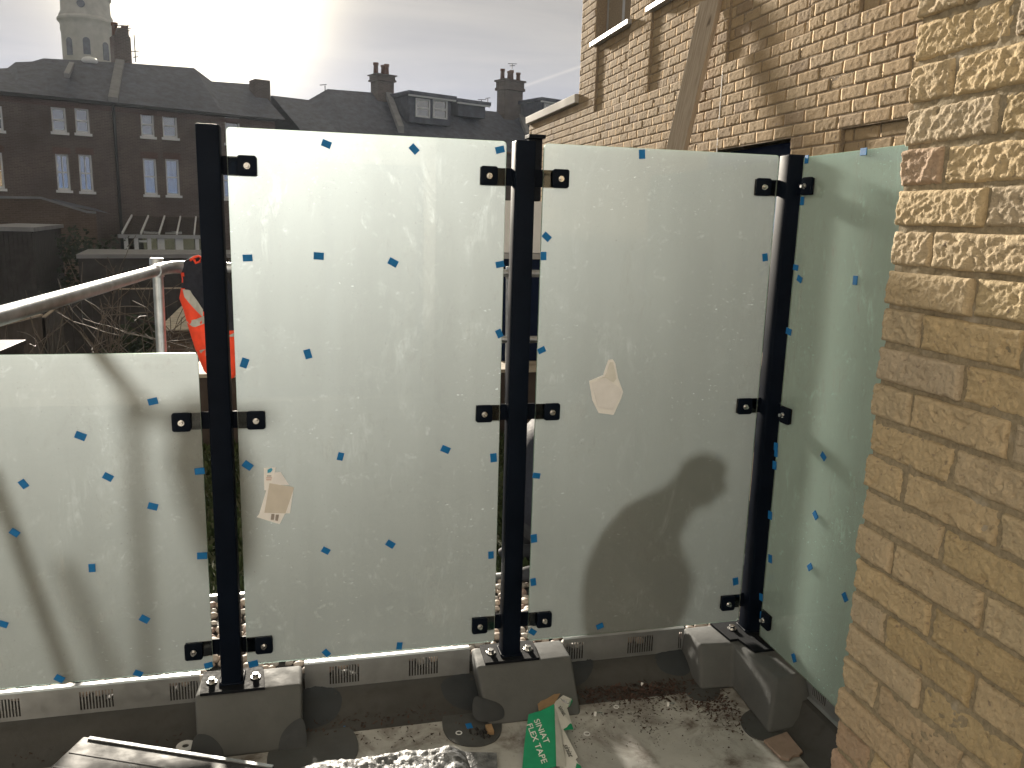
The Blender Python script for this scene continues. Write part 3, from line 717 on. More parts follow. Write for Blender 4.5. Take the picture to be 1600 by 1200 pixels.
pads(GP4, [(1261, 249, 90), (1350, 237, 0), (1254, 314, 90), (1244, 418, 5), (1250, 436, 20), (1337, 438, 88), (1233, 518, 8), (1213, 698, 85), (1213, 708, 85), (1211, 727, 85), (1287, 713, 30), (1204, 805, 85), (1275, 805, 40), (1204, 873, 80), (1266, 886, -45), (1190, 933, 80), (1321, 933, 45), (1191, 962, 85), (1241, 1028, 50)], True)

# papers and labels on the panels
def sheet(pxs, Y, name, parent, mats, label=None, th=0.0008, bulge=0.0):
    ring = [tuple(ony(x, y, Y)) for x, y in pxs]
    mb = MB(); mb.prism(ring, (0, -th, 0)); o = mb.build(name, mats, parent, weld=True)
    if label: o['label'] = label
    return o
s1 = sheet([(412, 731), (431, 730), (426, 757), (417, 766), (413, 766)], 2.6388, 'paper_label', GP2, M['paper'], 'small white label with a blue logo at its top')
sheet([(418, 734), (424, 731), (426, 734), (423, 738), (418, 739)], 2.6378, 'logo', s1, M['print_blue'])
sheet([(417, 743), (424, 743), (424, 744.3), (417, 744.3)], 2.6378, 'print_line', s1, M['print_grey'])
sheet([(416, 746), (425, 746), (425, 747.3), (416, 747.3)], 2.6378, 'print_line', s1, M['print_red'])
sheet([(416, 749), (424, 749), (424, 750.2), (416, 750.2)], 2.6378, 'print_line', s1, M['print_red'])
s2 = sheet([(416, 766), (423, 757), (443, 770), (452, 800), (445, 803), (437, 819), (401, 808), (405, 803)], 2.6384, 'paper_sheet', GP2, M['paper'], 'creased white sheet under the beige sleeve')
sheet([(424, 803), (429, 803), (428, 812), (423, 812)], 2.6372, 'print_block', s2, M['print_grey'])
sheet([(431, 804), (436, 804), (434, 814), (430, 813)], 2.6372, 'print_block', s2, M['print_grey'])
M['sleeve'] = simple('beige_sleeve', (0.60, 0.565, 0.52), 0.5, 0, 0.05, 30)
M['mauve'] = simple('thin_grey_paper', (0.78, 0.78, 0.82), 0.6, 0, 0.05, 30)
sheet([(430, 738), (438, 737), (452, 758), (424, 757)], 2.6376, 'paper_flap', GP2, M['mauve'], 'thin grey pointed flap above the beige sleeve')
sheet([(421, 755), (459, 761), (459, 764), (446, 802), (413, 801)], 2.6368, 'plastic_sleeve', GP2, M['sleeve'], 'beige square sleeve over the white papers')
sheet([(459, 763), (453, 802), (446, 802)], 2.6373, 'paper_sheet', GP2, M['paper'], 'white corner showing past the beige sleeve')
k1 = sheet([(920, 595), (942, 586), (950, 562), (957, 561), (961, 568), (965, 590), (973, 612), (970, 622), (958, 648), (935, 645), (925, 625)], 2.6376, 'paper_sheet', GP3, M['paper'], 'crumpled white paper hanging on the middle of the panel', 0.004)
sheet([(924, 598), (944, 592), (966, 604), (971, 614), (958, 640), (934, 636)], 2.6326, 'paper_flap', GP3, M['mauve'], 'grey hexagonal fold on the crumpled paper', 0.002)
sheet([(932, 593), (945, 588), (953, 566), (958, 566), (963, 592), (958, 597), (946, 590)], 2.6326, 'paper_flap', GP3, M['card_white'], None, 0.0015)

# ------------------------------------------------------------------ near rough brick wall (face X = 1.085, end at Y = 1.375)
XW, YE, CH = 1.085, 1.375, 0.0747
ZJ0 = 1.715 - 0.5*0.011                             # a bed joint measured at the wall's end
NW = thing('brick_wall', 'rough weathered stock brick wall close on the right, in front of the green side glass', 'brick wall', (1.4, 0.4, 0))
def ridged(p): return 1-2*abs(mnoise.noise(p))
def rough_brick(L, seed, quoin):
    """front at local x = 0 (towards -X), length along -Y from 0 to -L, height 0..h, depth along +X"""
    h = CH-0.0105; n = max(8, int(L/0.0025)); m = 25; off = Vector((seed*5.17, seed*2.3, seed*9.1)); rr = random.Random(seed)
    lean = rr.uniform(-0.0022, 0.0022); tip = rr.uniform(-0.0018, 0.0018); crease = rr.uniform(0.3, 1.0); V = []; F = []
    for j in range(m+1):
        for i in range(n+1):
            u, v = i/n, j/m; y, z = -L*u, h*v
            p = Vector((y*1.0, z*1.0, 0))
            d = 0.0018*mnoise.noise(p*18+off) + 0.0020*mnoise.noise(Vector((y*60+z*15, z*85, 0))+off) + 0.0018*mnoise.noise(p*130+off) + 0.0011*mnoise.noise(p*290+off)
            fold = ridged(Vector((y*16+z*9, z*34+3*mnoise.noise(p*12+off), 1.7))+off*1.3)
            d += 0.0085*crease*max(0, fold-0.62)*(0.5+1.2*mnoise.noise(p*9+off*2)); f2 = ridged(Vector((y*40-z*22, z*70, 4.2))+off); d -= 0.006*crease*max(0, f2-0.80)*4*max(0, mnoise.noise(p*14+off*4))
            pit = mnoise.noise(p*38+off*3); d -= 0.016*max(0, pit-0.36)
            e = min(u*L, (1-u)*L) if not quoin else min((1-u)*L, u*L+0.002); ez = min(v*h, (1-v)*h)
            er = 0.007+0.004*mnoise.noise(p*45+off)
            ed = min(e, ez)
            if ed < er: d -= 0.0065*(1-ed/er)**2
            wob = 0.0022*mnoise.noise(Vector((y*30, z*30, 5))+off)
            V.append((-d + lean*(u-.5)*2 + tip*(v-.5)*2, y + (wob if 0 < i < n else wob*1.2), z + 0.0016*mnoise.noise(Vector((y*24, 9+j, 2))+off)))
    for j in range(m):
        for i in range(n): a = j*(n+1)+i; F.append((a, a+n+1, a+n+2, a+1))
    # skirt back into the wall
    rim = [i for i in range(n+1)] + [j*(n+1)+n for j in range(1, m+1)] + [m*(n+1)+i for i in range(n-1, -1, -1)] + [j*(n+1) for j in range(m-1, 0, -1)]
    b = len(V); dep = 0.098 if quoin else 0.03
    for k in rim: V.append((dep if True else 0, V[k][1], V[k][2]))
    R_ = len(rim)
    for k in range(R_): k2 = (k+1) % R_; F.append((rim[k], rim[k2], b+k2, b+k))
    F.append(tuple(b+k for k in range(R_)))
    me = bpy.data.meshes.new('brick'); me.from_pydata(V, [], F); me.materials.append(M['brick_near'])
    me.polygons.foreach_set('use_smooth', [True]*len(me.polygons)); me.update(); return me
POOL_S = [rough_brick(0.2145, 10+k, False) for k in range(12)]
POOL_QS = [rough_brick(0.2145, 40+k, True) for k in range(7)]
POOL_QH = [rough_brick(0.1025, 60+k, True) for k in range(7)]
RB = random.Random(21); nwb = base_of(NW)
cnt = 0
for c in range(-24, 14):
    z0 = ZJ0 + c*CH + 0.0055
    if z0 < -0.02 or z0 > 2.75: continue
    y = YE + RB.uniform(-0.003, 0.004); k = 0
    header = (c % 2 == 1)
    while y > 0.72:
        if k == 0 and header: me = RB.choice(POOL_QH); L = 0.1025
        elif k == 0: me = RB.choice(POOL_QS); L = 0.2145
        else: me = RB.choice(POOL_S); L = 0.2145
        zz = z0; top = (XW, y)
        o = bpy.data.objects.new('brick', me); COL.objects.link(o); o.parent = NW
        o.location = Vector((XW + RB.uniform(-0.004, 0.003), y, zz+RB.uniform(-.0012, .0012))) - nwb
        o.rotation_euler = (RB.uniform(-.006, .006), RB.uniform(-.02, .02), RB.uniform(-.012, .012)); y -= L + 0.011 + RB.uniform(-.002, .002); k += 1; cnt += 1
# mortar: recessed, uneven
ny, nz2 = 130, 560; ys = np.linspace(YE-0.006, 0.6, ny+1); zs = np.linspace(-0.05, 2.85, nz2+1); V = []; F = []
for z in zs:
    for y in ys:
        p = Vector((0, y, z)); d = 0.0035*mnoise.noise(p*22) + 0.0028*mnoise.noise(p*70) + 0.002*mnoise.noise(p*190)
        # some joints are smeared fuller than others
        d += 0.0055*max(0, mnoise.noise(Vector((4, y*5, z*6))))
        V.append((XW+0.0078-d, y, z))
for j in range(nz2):
    for i in range(ny): a = j*(ny+1)+i; F.append((a, a+1, a+ny+2, a+ny+1))
mb = MB(); mb.add(V, F); mb.build('mortar', M['mortar_near'], NW, smooth=True)
mb = MB(); mb.box(XW+0.013, 1.95, -2.4, YE-0.007, -0.3, 2.9); mb.build('core', M['mortar_near'], NW)

# ------------------------------------------------------------------ brick building behind (face X = 2.9)
XB = 2.9
BB = thing('brick_building', 'new yellow brick building behind the screens with blind recessed panels and a white window', 'building', (3.5, 5, -3))
bbb = base_of(BB)
ZS = 3.60
REC = [  # y0, y1, z0, z1, depth
    (7.600, 8.530, 2.872, 3.555, 0.024), (5.985, 7.090, 2.872, 3.555, 0.024), (4.62, 5.655, 2.872, 4.75, 0.024),
    (3.05, 4.150, 2.872, 4.75, 0.024), (3.0, 4.205, 1.30, 2.271, 0.030),
    (7.600, 8.600, 3.555, 4.90, 0.110), (5.985, 7.090, 3.555, 4.90, 0.110)]
LINT = (4.705, 5.700, 0.2, 2.268)
def bdepth(y, z):
    if LINT[0] < y < LINT[1] and LINT[2] < z < LINT[3]: return None
    for a, b, c, d, e in REC:
        if a < y < b and c < z < d: return e
    return 0.0
ysb = sorted({1.45, 9.077, LINT[0], LINT[1]} | {r[0] for r in REC} | {r[1] for r in REC})
zsb = sorted({-3.0, 6.2, LINT[2], LINT[3]} | {r[2] for r in REC} | {r[3] for r in REC})
mb = relief(ysb, zsb, bdepth, lambda u, z, d: (XB+0.0036+d, u, z)); mb.build('wall_face', M['mortar_far'], BB, weld=True)
mb = MB(); mb.box(XB+0.35, 8.5, 1.46, 9.07, -3.0, 6.19); mb.build('wall_core', M['mortar_far'], BB)
mb = MB(); mb.box(XB+0.009, XB+0.35, 9.060, 9.0765, -3.0, 6.19); mb.build('wall_end', M['mortar_far'], BB)
def wall_brick(seed):
    n, m = 22, 8; L, h = 1.0, 0.0655; off = Vector((seed*3.3, seed*7.7, seed)); V = []; F = []
    for j in range(m+1):
        for i in range(n+1):
            u, v = i/n, j/m; y, z = u*0.215, v*h; p = Vector((y, z, 0))
            d = 0.0016*mnoise.noise(p*26+off) + 0.0022*mnoise.noise(Vector((y*55+z*25, z*85, 0))+off) + 0.0016*mnoise.noise(p*190+off) + 0.004*max(0, ridged(Vector((y*14+z*22, z*30, 3))+off)-.55)
            d -= (0.0024 if i == 0 else 0.0003 if i == n else 0) + (0.0022 if j == 0 else 0.0008 if j == m else 0)
            V.append((-d*0.85, u, z + 0.0012*mnoise.noise(Vector((y*30, j*5, 0))+off)))
    for j in range(m):
        for i in range(n): a = j*(n+1)+i; F.append((a, a+n+1, a+n+2, a+1))
    rim = [i for i in range(n+1)] + [j*(n+1)+n for j in range(1, m+1)] + [m*(n+1)+i for i in range(n-1, -1, -1)] + [j*(n+1) for j in range(m-1, 0, -1)]
    b = len(V); V += [(0.02, V[k][1], V[k][2]) for k in rim]
    for k in range(len(rim)): k2 = (k+1) % len(rim); F.append((rim[k], rim[k2], b+k2, b+k))
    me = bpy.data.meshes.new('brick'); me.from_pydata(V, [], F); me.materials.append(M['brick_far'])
    me.polygons.foreach_set('use_smooth', [True]*len(me.polygons)); me.update(); return me
WB = [wall_brick(k) for k in range(10)]
units = []
BZ0 = 2.872 - 10*0.075
RW = random.Random(9)
def course_units(z, ymin, ymax, odd, depthf):
    y = ymax - (0.0 if not odd else 0.1125) ; out = []
    edges = []
    if odd: edges.append((ymax-0.1025, ymax))
    while y > ymin: edges.append((y-0.215, y)); y -= 0.225
    for a, b in edges:
        cuts = sorted([a, b] + [q for q in ysb if a+0.004 < q < b-0.004 and depthf(q-.003, z+.033) != depthf(q+.003, z+.033)])
        for p, q in zip(cuts[:-1], cuts[1:]):
            d = depthf((p+q)/2, z+0.033)
            if d is None or d > 0.09 or q-p < 0.02: continue
            gp = 0.0
            if p != a: p += 0.002
            out.append((p, q, z, d))
    return out
for c in range(-3, 34):
    z = BZ0 + c*0.075 + 0.0048
    if z < 1.80 or z > 4.55: continue
    units += course_units(z, 2.6, 9.075, c % 2 == 0, bdepth)
# the lower garden wall that carries on past the corner, with its coping
for c in range(-3, 14):
    z = BZ0 + c*0.075 + 0.0048
    if z+0.066 > 3.035: continue
    units += [(a, b, zz, d) for a, b, zz, d in course_units(z, 9.09, 11.25, c % 2 == 0, lambda y, z: 0.0)]
def seen_size(u): return -(u[1]-u[0])/((u[0]+u[1])/2)**2 + (10 if pxz(u) else 0)
def pxz(u):
    P = np.array([XB, (u[0]+u[1])/2, u[2]+0.03-EYE]); d = P@FW; x = 800+CF*(P@RT)/d; y = 600-CF*(P@UP)/d
    return not (0 < y < (245 if x < 1425 else 0) and x < 1440)
units.sort(key=seen_size)
def place(o, u):
    a, b, z, d = u; o.location = Vector((XB+d+RW.uniform(-.002, .0015), a, z)) - bbb; o.scale = (1, b-a, 1); o.rotation_euler = (0, RW.uniform(-.02, .02), RW.uniform(-.008, .008))
for i, u in enumerate(units[:295]):
    o = bpy.data.objects.new('brick', WB[i % 10]); COL.objects.link(o); o.parent = BB; place(o, u)
mb = MB()
for i, u in enumerate(units[295:]):
    me = WB[i % 10]; a, b, z, d = u; x = XB+d+RW.uniform(-.002, .0015)
    mb.add([(x+v.co.x, a+v.co.y*(b-a), z+v.co.z) for v in me.vertices], [tuple(p.vertices) for p in me.polygons], 0, RW.random())
o = mb.build('brick_rest', M['brick_far'], BB, smooth=True); o['kind'] = 'stuff'
# brick end of the building (faces away from the camera mostly) and parapet wall beyond
mb = MB(); mb.box(XB+0.0075, XB+0.30, 9.080, 11.26, -3.0, 3.035); mb.build('parapet_wall', M['mortar_far'], BB)
mb = MB(); mb.hexa([(XB-0.045, 9.082, 3.04), (XB+0.33, 9.082, 3.05), (XB+0.33, 11.30, 3.05), (XB-0.045, 11.30, 3.04), (XB-0.05, 9.082, 3.135), (XB+0.33, 9.082, 3.165), (XB+0.33, 11.30, 3.165), (XB-0.05, 11.30, 3.135)])
mb.build('coping_stone', M['stone'], BB, bevel=0.008)
# windows
def bwindow(y0, y1, z0, z1, xr, name='window'):
    mb = MB(); f = 0.055
    for a, b, c, d in ((y0, y0+f, z0, z1), (y1-f, y1, z0, z1), (y0+f, y1-f, z0, z0+f), (y0+f, y1-f, z1-f, z1), ((y0+y1)/2-0.035, (y0+y1)/2+0.035, z0+f, z1-f)): mb.box(xr, xr+0.07, a, b, c, d)
    w = mb.build('window', M['grey_frame'], BB)
    mb = MB(); mb.box(xr+0.03, xr+0.036, y0+f, y1-f, z0+f, z1-f); mb.build('pane', M['pane'], w)
    mb = MB(); mb.box(xr+0.12, xr+0.13, y0+0.01, y1-0.01, z0+0.01, z1-0.01); mb.build('blind', M['curtain'], w)
    mb = MB(); mb.hexa([(XB-0.045, y0-0.05, ZS-0.055), (xr, y0-0.05, ZS-0.050), (xr, y1+0.06, ZS-0.050), (XB-0.045, y1+0.06, ZS-0.055), (XB-0.045, y0-0.05, ZS-0.012), (xr, y0-0.05, ZS+0.004), (xr, y1+0.06, ZS+0.004), (XB-0.045, y1+0.06, ZS-0.012)])
    mb.build('sill', M['grey_frame'], w, bevel=0.003)
bwindow(7.615, 8.585, 3.605, 4.88, 3.012); bwindow(6.0, 7.075, 3.605, 4.88, 3.012)
mb = MB(); mb.box(XB+0.12, XB+0.20, LINT[0]+0.002, LINT[1]-0.002, LINT[3]-0.34, LINT[3]-0.003); mb.box(XB+0.135, XB+0.20, LINT[0]+0.002, LINT[0]+0.07, LINT[2], LINT[3]-0.343); mb.box(XB+0.135, XB+0.20, LINT[1]-0.07, LINT[1]-0.002, LINT[2], LINT[3]-0.343)
w = mb.build('door_frame', M['navy_frame'], BB); mb = MB(); mb.box(XB+0.16, XB+0.166, LINT[0]+0.072, LINT[1]-0.072, LINT[2], LINT[3]-0.344); mb.build('pane', M['pane'], w)
mb = MB(); mb.box(XB+0.30, XB+0.31, LINT[0], LINT[1], LINT[2], LINT[3]); mb.build('dark_room', M['dark_in'], w)
mb = MB(); mb.box(XB-0.0015, XB+0.004, 5.682, 5.690, 1.8, 2.865); mb.build('movement_joint', M['paper'], BB)

# plank leaning on that wall
PB, PT = np.array([2.513, 6.05, 1.05]), np.array([2.868, 5.88, 3.345])
t = None
def plank():
    A, B = Vector(PB), Vector(PT); d = (B-A).normalized(); L = (B-A).length
    wdir = Vector((0.22, -0.97, 0)); wdir = (wdir - d*wdir.dot(d)).normalized(); ndir = d.cross(wdir)
    me_ = MB(); me_.box(-0.112, 0.112, -0.0205, 0.0205, 0, L); o = me_.build('wood_plank', M['wood'], bevel=0.003)
    o.matrix_world = Matrix(((wdir.x, ndir.x, d.x, A.x), (wdir.y, ndir.y, d.y, A.y), (wdir.z, ndir.z, d.z, A.z), (0, 0, 0, 1)))
    return tag(o, 'weathered timber plank leaning against the yellow brick building', 'plank')
PLANK = plank()

# ------------------------------------------------------------------ galvanised guard rail, jacket
GR = thing('guard_rail', 'galvanised tube guard rail with a rounded corner behind the low glass panel', 'guard rail', (-0.7, 4.2, 0.08))
r = 0.0245
mb = MB(); mb.tube([(-0.80, 1.0, 1.436), (-0.765, 2.2, 1.440), (-0.735, 3.0, 1.443), (-0.695, 3.95, 1.448)], r, 16); o = mb.build('top_rail', M['galv'], GR, smooth=True); autosmooth(o, 50)
mb = MB(); mb.tube([(-0.697, 3.90, 1.448), (-0.690, 4.07, 1.449), (-0.66, 4.16, 1.450), (-0.60, 4.20, 1.450), (-0.50, 4.205, 1.450)], 0.0295, 16); o = mb.build('corner_fitting', M['galv'], GR); autosmooth(o, 50)
mb = MB(); mb.tube([(-0.50, 4.205, 1.450), (-0.33, 4.205, 1.449)], r, 16); o = mb.build('top_rail', M['galv'], GR); autosmooth(o, 50)
mb = MB(); mb.tube([(-0.735, 4.13, 0.08), (-0.725, 4.13, 1.490)], 0.024, 16); o = mb.build('upright', M['galv'], GR); autosmooth(o, 50)
GR2 = thing('guard_rail', 'short galvanised rail on one upright seen in the gap at the middle post', 'guard rail', (1.38, 5.78, 0.08))
mb = MB(); mb.tube([(1.395, 5.79, 0.08), (1.375, 5.79, 1.36)], 0.026, 16); o = mb.build('upright', M['galv'], GR2); autosmooth(o, 50)
mb = MB(); mb.tube([(1.30, 5.75, 1.345), (1.64, 5.75, 1.343)], 0.026, 16); o = mb.build('top_rail', M['galv'], GR2); autosmooth(o, 50)
mb = MB(); mb.tube([(1.30, 5.75, 0.86), (1.64, 5.75, 0.858)], 0.026, 16); o = mb.build('mid_rail', M['galv'], GR2); autosmooth(o, 50)
for c, par in (((-0.728, 4.13, 1.449), GR), ((1.376, 5.78, 1.345), GR2)):
    mb = MB(); mb.tube([(c[0], c[1], c[2]-0.045), (c[0], c[1], c[2]+0.045)], 0.031, 14); o = mb.build('coupler', M['galv'], par, bevel=0.004); autosmooth(o, 40)
FB = thing('roof_cabinet', 'white topped dark cabinet with a short black capped flue seen past the middle post', 'cabinet', (1.67, 6.45, 0.6))
mb = MB(); mb.box(1.44, 1.86, 6.30, 6.60, 0.602, 1.42); mb.build('body', M['navy_frame'], FB)
mb = MB(); mb.box(1.43, 1.87, 6.285, 6.61, 1.423, 1.465); mb.build('ledge', M['grey_frame'], FB)
mb = MB(); mb.box(1.44, 1.86, 6.30, 6.60, 1.468, 1.872); mb.build('white_casing', M['white_frame'], FB, bevel=0.008)
mb = MB(); mb.box(1.648, 1.745, 6.34, 6.45, 1.875, 2.350); f_l = mb.build('flue', M['black_matte'], FB, bevel=0.01)
mb = MB(); mb.box(1.630, 1.765, 6.325, 6.465, 2.353, 2.382); mb.build('cap', M['black_matte'], f_l, bevel=0.004)
# two unseen tubes added behind the low panel to cast its diagonal shadows
for (a, b, lab) in (((-1.055, 3.40, 1.115), (-0.825, 3.44, 0.09), 'unseen tube added behind the low frosted panel to cast a diagonal shadow, the left one'), ((-0.960, 4.15, 0.985), (-0.705, 4.20, 0.078), 'unseen tube added behind the low frosted panel to cast a diagonal shadow, the right one nearer the post')):
    mb = MB(); mb.tube([a, b], 0.026, 14); o = mb.build('shadow_tube', M['galv'], loc=b); autosmooth(o, 50); tag(o, lab, 'tube', 'shadow casting tubes added behind the low panel')

def jacket():
    t = thing('work_jacket', 'orange and navy hi-vis work jacket hung over the guard rail behind the left post', 'jacket', (-0.55, 4.17, 1.46))
    # outline rows: (pixel y, left pixel x, right pixel x)
    rows = [(401, 300, 318), (408, 288, 345), (420, 281, 352), (437, 284, 356), (450, 283, 362), (466, 280, 368), (485, 287, 371), (508, 293, 373), (530, 300, 374), (548, 306, 374), (564, 312, 373), (580, 319, 371), (590, 330, 366)]
    nu = 22; V = []; F = []; MI = []
    fine = []
    for (y0, a0, b0), (y1, a1, b1) in zip(rows[:-1], rows[1:]):
        for k in range(3): f = k/3; fine.append((y0+(y1-y0)*f, a0+(a1-a0)*f, b0+(b1-b0)*f))
    fine.append(rows[-1]); nr = len(fine)
    def col(u, y):
        px = u
        return px
    for side in (0, 1):
        for j, (py, a, b) in enumerate(fine):
            for i in range(nu+1):
                u = i/nu; px = a+(b-a)*u
                bul = math.sin(math.pi*u)**0.6
                P = ony(px, py, 4.17)
                f = mnoise.noise(Vector((px*0.06, py*0.035, side*3.0)))*0.022 + mnoise.noise(Vector((px*0.16+py*0.05, py*0.06, 7+side)))*0.010
                thick = (0.05 if py > 430 else 0.035)*bul
                V.append((P[0], P[1] + (-thick if side == 0 else thick+0.03*bul) + f*bul, P[2]))
    N = nr*(nu+1)
    def mat_at(px, py):
        edge = 470 + (px-283)*0.0 if px < 292 else 452+ (px-292)*0.62      # navy yoke runs down towards the right
        if 344 < px and py < 512: return 1
        if py < 447 or (py < 447+(px-284)*1.05 and py < 512): 
            return 0 if (px < 287 and 424 < py < 440) else 1
        return 0
    for side in (0, 1):
        for j in range(nr-1):
            for i in range(nu):
                a = side*N+j*(nu+1)+i; q = (a, a+1, a+nu+2, a+nu+1)
                F.append(q if side == 1 else q[::-1])
                py = (fine[j][0]+fine[j+1][0])/2; px = fine[j][1]+(fine[j][2]-fine[j][1])*(i+.5)/nu; MI.append(mat_at(px, py))
    for j in range(nr-1):
        for i in (0, nu):
            a = j*(nu+1)+i; q = (a, a+nu+1, N+a+nu+1, N+a); F.append(q if i == 0 else q[::-1]); MI.append(MI[0] if fine[j][0] < 447 else 0)
    for j in (0, nr-1):
        for i in range(nu): a = j*(nu+1)+i; F.append((a, a+1, N+a+1, N+a)); MI.append(1 if j == 0 else 0)
    mb = MB(); mb.add(V, F); mb.mi = MI
    o = mb.build('shell', [M['orange'], M['navy']], t, smooth=True)
    # reflective tapes lying on the shell
    def tape(name, pts, mat, lift=0.006):
        mb = MB(); ring = []
        for (x, y) in pts:
            # depth of the shell at that pixel
            best = min(range(N), key=lambda k: (V[k][0]-ony(x, y, 4.17)[0])**2+(V[k][2]-ony(x, y, 4.17)[2])**2)
            ring.append(ony(x, y, V[best][1]-lift))
        n = len(ring)//2; 
        for k in range(n-1):
            q = [ring[k], ring[k+1], ring[2*n-2-k], ring[2*n-1-k]]
            mb.add([tuple(p) for p in q]+[tuple(p+np.array([0, 0.004, 0])) for p in q], [(3, 2, 1, 0), (4, 5, 6, 7), (0, 1, 5, 4), (1, 2, 6, 5), (2, 3, 7, 6), (3, 0, 4, 7)])
        return mb.build(name, mat, t, smooth=False)
    tape('reflective_tape', [(285, 452), (288, 464), (296, 474), (305, 484), (317, 496), (317, 484), (308, 470), (302, 462), (297, 454), (294, 453)], M['reflective'])
    tape('reflective_tape', [(292, 504), (300, 510), (305, 511), (318, 506), (330, 503), (330, 493), (318, 494), (306, 499), (300, 500), (292, 502)], M['reflective'])
    tape('reflective_tape', [(307, 551), (314, 557), (322, 556), (330, 555), (330, 545), (322, 545), (314, 547), (307, 549)], M['reflective'])
    tape('reflective_tape', [(358, 526), (364, 526), (370, 525), (374, 525), (374, 519), (370, 520), (364, 521), (358, 524)], M['reflective'])
    mb = MB(); c = [ony(x, y, 4.11) for x, y in ((297, 407), (303, 402), (310, 400), (314, 402), (312, 409), (306, 411), (303, 405))]; mb.tube(c, 0.006, 8); mb.build('hanging_loop', M['orange'], t, smooth=True)
    return t
jacket()

# black perforated crate beyond the low panel at the left edge
def crate():
    t = thing('plastic_crate', 'black perforated plastic crate just above the low panel at the left edge', 'crate', (-1.66, 4.6, 0.075))
    x0, x1, y0, y1, z0, z1 = -2.35, -1.60, 4.55, 5.0, 0.076, 0.955
    t.location = ((x0+x1)/2, (y0+y1)/2, z0)
    us = [x0]; zs = [z0]; 
    mb = MB(); mb.box(x0, x1, y0, y0+0.012, z0, z1); mb.box(x0, x1, y1-0.012, y1, z0, z1); mb.box(x0, x0+0.012, y0+0.012, y1-0.012, z0, z1); mb.box(x1-0.012, x1, y0+0.012, y1-0.012, z0, z1); mb.box(x0+0.012, x1-0.012, y0+0.012, y1-0.012, z0, z0+0.012)
    mb.build('body', M['black_rubber'], t)
    mb = MB(); mb.box(x0-0.012, x1+0.012, y0-0.012, y1+0.012, z1+0.002, z1+0.03); mb.build('lid', M['black_rubber'], t, bevel=0.004)
    mb = MB()
    for i in range(26):
        for j in range(3): mb.lathe([(0.006, 0.0), (0.004, 0.004)], (0, 0, 0), 6) if False else mb.tube([(x0+0.02+i*0.029, y0-0.0005, z1-0.03-j*0.035), (x0+0.02+i*0.029, y0-0.005, z1-0.03-j*0.035)], 0.006, 6)
    o = mb.build('studs', M['galv'], t); o['kind'] = 'stuff'
    return t
crate()

